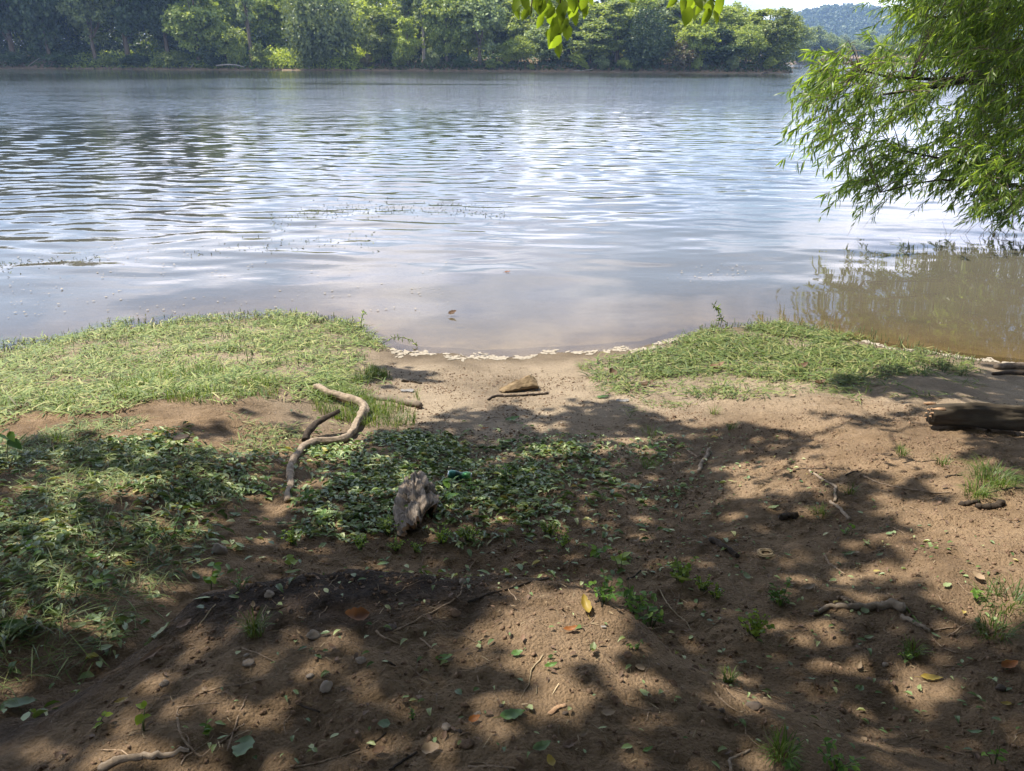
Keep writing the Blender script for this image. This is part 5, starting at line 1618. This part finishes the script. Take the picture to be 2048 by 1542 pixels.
# ------------------------------------------------------------------ single fallen leaves
def leaf_mesh(wid, fold, curl, notch=0.0, seed=0):
    rg = np.random.default_rng(seed)
    n = 11
    t_ = np.linspace(0, 1, n)
    hw = wid * .5 * np.sin(np.pi * t_ ** .8) ** .8 * (1 + notch * .12 * np.cos(t_ * 40)) + .004
    zc = curl * (t_ - .5) ** 2
    V = []
    for a_, h_, z_ in zip(t_, hw, zc):
        V += [(-h_, a_ + .04 * 0, z_ + fold * h_), (-h_ * .5, a_, z_ + fold * h_ * .35), (0, a_, z_), (h_ * .5, a_, z_ + fold * h_ * .35), (h_, a_, z_ + fold * h_)]
    V = np.array(V); V[:, 2] += .02 * rg.normal(size=len(V))
    F = [[5 * i_ + j_, 5 * i_ + j_ + 1, 5 * i_ + j_ + 6, 5 * i_ + j_ + 5] for i_ in range(n - 1) for j_ in range(4)]
    V2, F2 = tube([(0, -.28, .03), (0, -.1, .01), (0, .02, 0)], [.008, .010, .012], 4, cap=False)
    F = np.array(F)
    return np.concatenate([V, V2]), np.concatenate([F, F2 + len(V)])


LEAVES = [  # px, py, length px, colour, heading deg (0 = away from the camera), tilt, width, fold, curl, label
    (1025, 1433, 52, 'leaf_green', -75, .1, .55, .1, .3, 'large bright green oval leaf on the sunlit dirt near the bottom'),
    (486, 1502, 52, 'leaf_grey', 178, .15, .62, .2, .3, 'pointed grey-green leaf with its stalk up near the bottom left'),
    (712, 1244, 40, 'leaf_org', 110, .5, .8, .5, 1.0, 'crumpled rust-orange leaf on the dark dirt'),
    (889, 1320, 36, 'leaf_green', -80, .2, .45, .3, .4, 'small green leaf below the straight twig'),
    (1363, 1176, 46, 'leaf_pale', 165, 1.1, .7, .2, .3, 'large upright yellow-green leaf on the weed clump'),
    (326, 1266, 50, 'leaf_pale', -65, .2, .42, .15, .3, 'pale green notched leaf lying on the dark slope'),
    (863, 1368, 22, 'leaf_tan', 60, .3, .45, .6, .8, 'curled pale tan leaf in the lower centre shade'),
    (1170, 1219, 38, 'leaf_yel', 10, .5, .4, .7, .6, 'upright curled ochre leaf on the sunlit dirt'),
    (1141, 1264, 30, 'leaf_org', -80, .3, .4, .6, .9, 'orange curled leaf left of the weeds on sunlit dirt'),
    (1290, 1392, 24, 'leaf_pale', -140, .2, .5, .3, .4, 'pale green leaf at the right end of the sunlit dirt'),
    (1103, 1338, 28, 'leaf_green', -85, .5, .4, .7, .9, 'curled green leaf in the middle of the sunlit dirt'),
    (1184, 1308, 30, 'leaf_pale', 170, .5, .35, .8, 1.2, 'twisted pale green leaf below the ochre one'),
    (1034, 1310, 26, 'leaf_green', -70, .2, .6, .2, .3, 'light green leaf at the left edge of the sunlit dirt'),
    (2020, 1337, 36, 'leaf_org', -80, .3, .6, .5, .6, 'orange-brown leaf at the right edge'),
    (1864, 1361, 32, 'leaf_yel', -115, .2, .42, .3, .4, 'yellow leaf in the dappled light at lower right'),
    (2011, 1412, 22, 'leaf_yel', 80, .2, .5, .4, .5, 'small dull yellow leaf at the lower right edge'),
    (1101, 1527, 22, 'leaf_yel', 20, .4, .6, .3, .4, 'small yellow leaf at the bottom edge centre'),
    (768, 1452, 26, 'leaf_grey', 100, .2, .9, .1, .2, 'round dark green leaf near the bottom twig'),
    (1216, 1430, 32, 'leaf_tan', -75, .15, .55, .2, .3, 'pale tan triangular leaf at the lower end of the sunlit dirt'),
    (1279, 1339, 22, 'leaf_tan', 100, .2, .8, .2, .3, 'pale tan squarish leaf at the right of the sunlit dirt'),
    (265, 1133, 30, 'leaf_yel', -85, .2, .5, .3, .5, 'yellow leaf on the green slope left of the pale stone'),
    (246, 1406, 30, 'leaf_yel', -80, .2, .45, .3, .5, 'yellow leaf low on the left slope'),
    (155, 919, 20, 'leaf_yel', 70, .4, .6, .4, .6, 'small yellow leaf at the top of the leaf carpet'),
    (330, 1070, 26, 'leaf_yel', 120, .6, .5, .6, .9, 'golden curled leaf hanging on a weed in the leaf carpet'),
    (26, 1334, 26, 'leaf_org', -70, .3, .6, .4, .5, 'orange-brown leaf near the left edge'),
    (971, 859, 16, 'leaf_org', -80, .2, .5, .3, .4, 'tiny orange leaf on the shaded sand'),
    (1205, 796, 26, 'leaf_green', -85, .15, .5, .2, .2, 'green leaf lying alone on the sunlit sand'),
    (1026, 842, 30, 'leaf_green', -80, .3, .6, .3, .4, 'dark green leaf on shaded sand below the bark'),
    (1018, 886, 28, 'leaf_green', -75, .3, .5, .2, .3, 'dark green leaf above the cut leaves near the centre'),
    (1270, 1084, 24, 'leaf_tan', -60, .3, .7, .4, .5, 'pale tan leaf on the shaded dirt, upper of two'),
    (1282, 1090, 20, 'leaf_tan', -100, .2, .35, .3, .3, 'pale tan leaf on the shaded dirt, lower of two'),
    (1619, 1178, 28, 'leaf_tan', -70, .3, .6, .3, .4, 'pale tan leaf in the sun left of the exposed root'),
    (1493, 1156, 20, 'leaf_pale', 10, .3, .5, .3, .4, 'pale green leaf right of the weed clump'),
    (1400, 878, 0, 'leaf_tan', 0, 0, 0, 0, 0, ''),
    (1294, 774, 34, 'leaf_brown', -80, .3, .4, .7, 1.0, 'curled brown leaf on the sand right of centre'),
    (1436, 739, 30, 'leaf_brown', -85, .4, .6, .7, 1.2, 'crumpled brown leaf on the right weed mat, left one'),
    (1604, 741, 28, 'leaf_brown', -75, .5, .6, .9, 1.3, 'crumpled dark brown leaf on the right weed mat, middle one'),
    (1641, 771, 24, 'leaf_brown', -80, .4, .6, .8, 1.2, 'crumpled dark brown leaf below the right weed mat'),
    (1585, 793, 16, 'leaf_tan', -60, .2, .7, .2, .3, 'small pinkish leaf below the right weed mat'),
    (1225, 754, 18, 'leaf_brown', 20, .9, .7, .9, 1.2, 'small dark crumpled leaf standing up on the sand'),
    (906, 631, 18, 'leaf_brown', -80, .6, .7, .8, 1.0, 'dark leaf floating on the calm water near the shore'),
    (1015, 545, 12, 'leaf_org', -85, .2, .5, .3, .3, 'small reddish leaf floating out on the calm water'),
    (40, 1415, 62, 'leaf_grey', -80, .3, .55, .2, .3, 'large blue-green leaf at the bottom left edge'),
    (30, 1256, 62, 'weed_leaf', -80, .3, .4, .2, .2, 'long dark green leaf at the left edge of the slope'),
    (310, 1313, 44, 'leaf_brown', -40, .2, .3, .4, .3, 'narrow brown leaf on the dark slope'),
    (370, 1253, 26, 'leaf_brown', -50, .3, .6, .3, .4, 'dull brown leaf above the narrow brown one'),
    (585, 1147, 30, 'leaf_pale', -80, .2, .4, .2, .3, 'whitish leaf on the crest below the little sapling'),
    (1100, 1188, 0, 'leaf_tan', 0, 0, 0, 0, 0, ''),
    (700, 1493, 26, 'leaf_brown', -70, .4, .6, .8, 1.0, 'dry curled brown leaf at the bottom centre left'),
    (760, 1508, 28, 'leaf_brown', -80, .4, .6, .8, 1.0, 'dry curled brown leaf right of the other at the bottom'),
    (862, 1505, 40, 'leaf_tan', -80, .3, .7, .5, .6, 'crumpled tan leaf at the bottom in dim sun'),
    (1140, 1493, 34, 'leaf_brown', -65, .2, .5, .3, .3, 'flat grey-brown leaf at the bottom centre'),
    (1085, 1502, 40, 'leaf_grey', -75, .5, .5, .6, .8, 'curled dark green leaf pair at the bottom centre'),
    (1295, 1503, 26, 'leaf_green', -60, .2, .35, .3, .3, 'narrow green leaf in the bottom shade'),
    (950, 1445, 26, 'leaf_org', -70, .5, .6, .6, .9, 'reddish curled leaf left of the big oval leaf'),
    (1738, 1278, 22, 'leaf_pale', -80, .2, .5, .3, .3, 'pale green leaf in the shade below the exposed root'),
    (1729, 1225, 16, 'leaf_pale', 0, .3, .8, .2, .2, 'whitish leaf just below the exposed root'),
    (1895, 1174, 18, 'leaf_pale', -80, .3, .7, .3, .3, 'whitish leaf on the sunlit right slope'),
    (1955, 1160, 22, 'leaf_tan', 30, .5, .6, .6, .8, 'pinkish dry leaf on the sunlit right slope'),
    (1760, 1112, 18, 'leaf_pale', -70, .2, .4, .3, .3, 'pale leaf in the shade of the right slope'),
    (1548, 1017, 24, 'leaf_pale', -80, .2, .4, .2, .3, 'pale green leaf on the shaded slope right of centre'),
    (1700, 1110, 24, 'leaf_pale', -75, .2, .4, .3, .3, 'whitish curled leaf left of the sunlit patch'),
    (10, 884, 0, 'weed_leaf', 0, 0, 0, 0, 0, ''),
]
lcache = {}
for k, (px_, py_, ln_, mt, hd, tl, wi, fo, cu, lb) in enumerate(LEAVES):
    if not ln_:
        continue
    w = on_plane(px_, py_, .004) if py_ < 640 else gp([px_], [py_])[0]
    dep = float(project(w)[2])
    size = ln_ / FPX * dep * (1.0 if abs(abs(hd) - 80) < 30 else 1.25)
    V, F = leaf_mesh(wi, fo, cu, 1.0, k)
    V = V - np.array([0, .5, 0])
    o = obj('fallen_leaf', mesh_data('fallen_leaf', V * size, F, M[mt], True), label=lb, category='leaf')
    gn = gnormal(np.array([w[0]]), np.array([w[1]]))[0] if py_ > 640 else np.array([0, 0, 1.])
    a_ = R(hd)
    ax = np.array([math.sin(-a_), math.cos(a_), 0]); ax[2] = -(ax[0] * gn[0] + ax[1] * gn[1]) / gn[2] + tl * .6
    Rm = basis(ax[None], (gn + np.array([0, -.35 * tl, 0]))[None])[0]
    o.matrix_world = Matrix.Translation(Vector(w + gn * (.006 + .25 * size * tl))) @ Matrix(Rm.tolist()).to_4x4()

# many look-alike leaves, three kinds
LMESH = []
for k in range(9):
    V, F = leaf_mesh([.30, .42, .52][k % 3], [.15, .4, .7][k // 3], [.2, .6, 1.0][k // 3], .6, 50 + k)
    LMESH.append(mesh_data('fallen_leaf', V - np.array([0, .5, 0]), F, M['leaf_grey'], True))
SCAT = [([(40, 930), (430, 900), (640, 910), (640, 1080), (440, 1110), (330, 1220), (100, 1360), (-20, 1380), (-20, 960)], 110, ('leaf_grey', 'leaf_pale', 'leaf_green'), .04, .075, 'cut green leaf lying on the leaf carpet at left', 'larger leaves of the leaf carpet'),
        ([(700, 900), (1180, 900), (1300, 960), (1180, 1060), (880, 1080), (640, 1040)], 70, ('leaf_grey', 'leaf_green', 'leaf_pale'), .04, .07, 'cut green leaf lying near the rotten trunk piece', 'larger leaves round the rotten trunk piece'),
        ([(1180, 880), (1560, 900), (1900, 1080), (2040, 1250), (2040, 1500), (1400, 1480), (1300, 1120)], 60, ('leaf_pale', 'leaf_tan', 'leaf_grey'), .016, .045, 'small pale leaf lying on the right slope', 'pale leaves on the right slope'),
        ([(480, 1160), (1100, 1110), (1250, 1300), (1400, 1520), (300, 1530)], 50, ('leaf_brown', 'leaf_tan'), .014, .036, 'small dry leaf lying on the near dirt', 'dry leaves on the near dirt')]
for poly, n_, mats, lo, hi, lb, gr in SCAT:
    pts = zone_points(poly, n_)
    rg = np.random.default_rng(n_)
    gns = gnormal(pts[:, 0], pts[:, 1])
    for k, (w, gn) in enumerate(zip(pts, gns)):
        o = obj('fallen_leaf', LMESH[rg.integers(0, 9)], label=lb, category='leaf', group=gr)
        o.material_slots[0].link = 'OBJECT'
        o.material_slots[0].material = M[mats[rg.integers(0, len(mats))]]
        nn = gn + rand_dir(1, rg)[0] * .3
        Rm = basis(np.cross(nn, rand_dir(1, rg)[0])[None], nn[None])[0]
        o.matrix_world = Matrix.Translation(Vector(w + gn * (.012 + (.03 * rg.random() if hi > .08 else 0)))) @ Matrix(Rm.tolist()).to_4x4() @ Matrix.Scale(rg.uniform(lo, hi), 4)

# ------------------------------------------------------------------ living weeds
def weed(px_, py_, hgt_px, kind, label, name='weed_plant', n=None, spread=1.0):
    w = gp([px_], [py_])[0]
    h = hgt_px / FPX * float(project(w)[2]) * (1.1 if kind == 'dark' else 1.0)
    rg = np.random.default_rng(int(px_ * 7 + py_))
    root = empty(name, w, label=label, category='grass tuft' if kind == 'tuft' else 'plant')
    if kind == 'tuft':
        n = int((n or 60) * 1.7)
        a_ = rg.uniform(0, 6.283, n); rad_ = h * .35 * spread * np.sqrt(rg.random(n))
        P = np.stack([np.cos(a_) * rad_, np.sin(a_) * rad_, np.zeros(n) - .005], -1)
        P[:, 2] += Gf(w[0] + P[:, 0], w[1] + P[:, 1]) - w[2]
        a2 = a_ + rg.normal(0, .7, n)
        ax = np.stack([np.cos(a2) * .6 * spread, np.sin(a2) * .6 * spread, rg.uniform(.3, 1.1, n)], -1)
        Nn = np.stack([-np.cos(a2), -np.sin(a2), np.full(n, .7)], -1)
        V, F = scatter(BLADE_V * np.array([1, 1, 3.5]), BLADE_F, P, basis(ax, Nn), np.stack([rg.uniform(.0015, .0042, n), h * rg.uniform(.5, 1.1, n), h * rg.uniform(.5, 1.1, n)], -1))
        obj('blades', mesh_data('blades', V, F, M['grass']), root)
        return root
    mat, lsz, wid = {'clover': ('clover', .16, 1.0), 'broad': ('weed_leaf', .42, .62), 'small': ('weed_leaf', .24, .6), 'sapling': ('clover', .5, .85), 'dark': ('weed_leaf', .27, .55)}[kind]
    n = n or {'clover': 130, 'broad': 11, 'small': 30, 'sapling': 7, 'dark': 46}[kind]
    ns_ = max(2, n // {'clover': 7, 'broad': 3, 'small': 5, 'sapling': 6, 'dark': 4}[kind])
    stems, P, AX = [], [], []
    for k in range(ns_):
        a_ = rg.uniform(0, 6.283)
        tip = np.array([math.cos(a_) * h * .75 * spread * rg.random(), math.sin(a_) * h * .75 * spread * rg.random(), h * rg.uniform(.45, 1.0)])
        S_ = spline([np.array([tip[0] * .15, tip[1] * .15, -.01]), tip * np.array([.5, .5, .65]), tip], 6)
        stems.append(tube(S_, np.linspace(.0020, .0010, 6), 5, cap=False))
        m_ = max(2, n // ns_)
        for q in range(m_):
            f_ = rg.uniform(.45, 1)
            i_ = min(int(f_ * 5), 4)
            P.append(S_[i_] + (S_[i_ + 1] - S_[i_]) * rg.random())
            b_ = rg.uniform(0, 6.283)
            AX.append((math.cos(b_), math.sin(b_), rg.normal(.05, .3)))
    V, F = join(stems)
    obj('stems', mesh_data('stems', V, F, M['stub'], True), root)
    P = np.array(P); AX = np.array(AX)
    Ls_ = h * lsz * rg.uniform(.6, 1.15, len(P))
    Nn = np.array([0, 0, 1.]) + rand_dir(len(P), rg) * .35
    V, F = scatter(LEAF_V * np.array([wid, 1, 1]), LEAF_F, P, basis(AX, Nn), Ls_)
    obj('leaves', mesh_data('weed_leaves', V, F, M[mat]), root)
    return root


WEEDS = [(777, 1068, 44, 'clover', 'yellow-green clover-like weed below the left side of the rotten trunk piece'), (720, 1098, 36, 'clover', 'low clover-like weed left of the rotten trunk piece on the crest'),
         (792, 1100, 30, 'clover', 'low clover-like weed right under the rotten trunk piece'), (832, 1103, 28, 'clover', 'low clover-like weed on the crest, right of the dark opening'), (885, 1085, 34, 'clover', 'small clover-like weed below the green can'),
         (938, 1082, 42, 'clover', 'bushy clover-like weed in a row on the crest centre'), (1098, 1072, 40, 'clover', 'clover-like weed on the crest right of centre, taller'), (1124, 1092, 34, 'clover', 'clover-like weed on the crest right of centre, lower'),
         (586, 1088, 34, 'clover', 'clover-like weed left on the crest above the sapling'), (578, 1136, 44, 'sapling', 'little maple-like sapling on the dark crest'),
         (1192, 1118, 50, 'broad', 'bright broad-leaved weed at the top of the crest clump'), (1240, 1142, 54, 'sapling', 'yellow-green lobed weed in the crest clump'), (1212, 1205, 60, 'dark', 'dark leafy weed at the left of the crest clump'),
         (1262, 1225, 64, 'dark', 'dark leafy weed in the middle of the crest clump'), (1300, 1252, 60, 'dark', 'dark leafy weed low in the crest clump'), (1358, 1160, 60, 'clover', 'tall yellow-green feathery weed behind the large upright leaf'), (1405, 1180, 36, 'clover', 'feathery weed right of the large upright leaf'),
         (1432, 1196, 30, 'clover', 'low feathery weed at the right end of the crest clump'), (1508, 1272, 56, 'clover', 'round feathery bright weed alone on the shaded slope'), (1270, 1298, 26, 'small', 'tiny clover-like weed at the edge of the sunlit dirt'),
         (286, 1462, 44, 'sapling', 'little three-leaved seedling at the bottom left'), (195, 1452, 30, 'sapling', 'small lobed seedling left of the three-leaved one'), (75, 1432, 26, 'sapling', 'small seedling beside the large blue-green leaf'), (412, 1470, 36, 'broad', 'greyish seedling right of the three-leaved one'),
         (1078, 1515, 0, 'broad', ''), (1318, 918, 36, 'broad', 'single upright leafy weed on the shaded sand'), (1690, 1068, 28, 'broad', 'flat rosette weed on the shaded right slope'), (1560, 1212, 50, 'dark', 'patch of cut green weed on the slope right of the clump'),
         (780, 1455, 0, 'broad', ''), (825, 1440, 24, 'small', 'small wilted weed near the round dark leaf'), (1670, 1540, 60, 'dark', 'grey-green weed at the bottom edge right of centre'), (1590, 1545, 46, 'broad', 'small leafy weed at the bottom edge, left of the grey-green one'), (1990, 1530, 40, 'broad', 'pale lobed weed near the bottom right corner'),
         (1812, 1318, 30, 'small', 'bright little weed above the yellow leaf'), (1950, 1200, 36, 'broad', 'curled weed on the right slope near the grass'), (640, 1060, 44, 'broad', 'broad-leaved weed left of the rotten trunk piece'), (600, 1010, 52, 'broad', 'broad-leaved weed at the near end of the forked branch'),
         (900, 1010, 60, 'broad', 'long-leaved weed right of the rotten trunk piece'), (940, 990, 40, 'small', 'small weed below the green can'), (1010, 960, 40, 'small', 'small dark weed right of the green can'), (200, 1180, 60, 'broad', 'leafy weed on the left slope'), (340, 1090, 60, 'small', 'reddish-stemmed weed in the leaf carpet'),
         (420, 1180, 56, 'broad', 'long-leaved weed at the left end of the crest'), (480, 1180, 40, 'small', 'small weed at the left end of the dark crest'), (90, 1120, 50, 'broad', 'weed on the left slope above the yellow leaf'), (12, 925, 90, 'broad', 'tall broad-leaved weed at the left edge by the sand'),
         (700, 960, 44, 'broad', 'low broad weed between the forked branch and the trunk piece'), (540, 985, 40, 'broad', 'low broad weed left of the forked branch end')]
for px_, py_, hp_, kd, lb in WEEDS:
    if hp_:
        weed(px_, py_, hp_, kd, lb)
TUFTS = [(1985, 965, 60, 150, 1.8, 'big bright grass clump near the right edge'), (1950, 990, 44, 60, 1.4, 'smaller grass clump in front of the big bright one'), (508, 1262, 52, 50, 1.0, 'wispy grass tuft below the dark crest at left'), (1562, 1510, 56, 60, 1.2, 'wispy dull grass tuft at the lower right'),
         (1458, 1362, 34, 36, 1.0, 'thin grass tuft at the edge of the dappled light'), (1825, 1305, 34, 40, 1.3, 'dark grass tuft above the yellow leaf'), (2010, 1210, 60, 70, 1.8, 'loose grass at the right edge on the slope'), (1985, 1268, 50, 60, 1.8, 'dark loose grass at the right edge below'),
         (1802, 910, 26, 24, 1.0, 'tiny yellow grass tuft on the sunlit sand below the log'), (1428, 828, 26, 26, 1.0, 'tiny grass tuft on the sunlit sand right of centre'), (1465, 858, 24, 20, 1.0, 'tiny dry grass tuft at the shadow edge'), (1165, 735, 20, 26, 1.8, 'flat little grass tuft on the sand near the foam'),
         (1885, 930, 30, 24, 1.0, 'small dark grass tuft left of the big bright clump'), (1700, 985, 26, 26, 1.2, 'yellow grass tuft beside the elbow-bent stick'), (1640, 1030, 30, 30, 1.3, 'dark grass tuft on the shaded right slope'), (790, 850, 40, 60, 1.6, 'lush grass tuft right of the forked branch'), (110, 880, 36, 40, 1.6, 'thin grass tuft on the sand near the left edge'), (1300, 868, 30, 30, 1.6, 'low grass tuft on the shaded sand right of centre'), (1300, 935, 30, 40, 1.5, 'low dark grass tuft right of the cut leaves')]
for px_, py_, hp_, n_, sp_, lb in TUFTS:
    weed(px_, py_, hp_, 'tuft', lb, 'grass_tuft', n_, sp_)


# young willow shoots at the water
def shoot(pl, label, lf=.07):
    w = [gp([pl[0][0]], [pl[0][1]])[0]]
    for a_, b_ in pl[1:]:
        w.append(at_y(float(a_), float(b_), w[0][1] - .02))
    S_ = spline(w, 10)
    root = empty('willow_shoot', w[0], label=label, category='plant')
    V, F = tube(S_, np.linspace(.005, .002, 10), 5, cap=False)
    obj('stem', mesh_data('stem', V - w[0], F, M['stub']), root)
    rg = np.random.default_rng(int(pl[0][0]))
    n = 34
    i_ = rg.integers(2, 9, n); P = S_[i_] + (S_[np.minimum(i_ + 1, 9)] - S_[i_]) * rg.random(n)[:, None] - w[0]
    ax = rand_dir(n, rg) + np.array([0, 0, .1])
    V, F = scatter(WIL_V, WIL_F, P, basis(ax, rand_dir(n, rg) + [0, 0, .5]), np.stack([np.full(n, lf * .2), lf * rg.uniform(.6, 1.2, n), lf * rg.uniform(.6, 1.2, n)], -1))
    obj('leaves', mesh_data('shoot_leaves', V, F, M['willow']), root)


shoot([(1440, 655), (1445, 635), (1432, 615), (1424, 606)], 'small leafy shoot standing at the tip of the right weed mat')
shoot([(722, 660), (722, 640), (728, 622)], 'thin sprig rising from the left weed mat at the water', .05)
shoot([(760, 690), (790, 672), (815, 676), (835, 690)], 'thin arching shoot at the right end of the left weed mat', .05)

# scraps
for px_, py_, rx_, ry_, mt, nm, lb, cat in [(1531, 1109, 16, 8, 'straw', 'ring_scrap', 'small pale coiled ring lying on the shaded slope', 'scrap')]:
    w = gp([px_], [py_])[0]; k_ = 1 / FPX * float(project(w)[2])
    parts = []
    for f_, zz in ((1.0, .004), (.8, .010), (.62, .006)):
        a_ = np.linspace(0, 2 * math.pi * .97, 26)
        parts.append(tube(np.stack([np.cos(a_) * rx_ * k_ * f_, np.sin(a_) * rx_ * k_ * .85 * f_, np.full(26, zz) + .003 * np.sin(a_ * 3)], -1), .0042, 6, .1))
    V, F = join(parts)
    o = obj(nm, mesh_data(nm, V, F, M[mt], True), label=lb, category=cat)
    o.location = w + np.array([0, 0, .004])
for px_, py_, sx_, mt, lb in [(1244, 803, 26, 'scrap', 'small white crumpled scrap on the sand at the shadow edge'), (815, 783, 26, 'scrap', 'whitish flat scrap on the sand right of the left weed mat'), (1207, 1256, 10, 'scrap', 'tiny bluish-white scrap on the sunlit dirt')]:
    w = gp([px_], [py_])[0]; k_ = sx_ / FPX * float(project(w)[2])
    rg = np.random.default_rng(px_)
    gxs, gys = np.meshgrid(np.linspace(-.5, .5, 8), np.linspace(-.22, .22, 5))
    zz = .07 * rg.random(gxs.shape) + .02
    V = np.stack([gxs + .05 * rg.normal(size=gxs.shape), gys + .04 * rg.normal(size=gxs.shape), zz], -1).reshape(-1, 3) * k_
    i = np.arange(4)[:, None] * 8; j = np.arange(7)[None]
    F = np.stack([i + j, i + j + 1, i + 8 + j + 1, i + 8 + j], -1).reshape(-1, 4)
    o = obj('litter_scrap', mesh_data('litter_scrap', V, F, M[mt], True), label=lb, category='scrap')
    o.location = w + np.array([0, 0, .006])
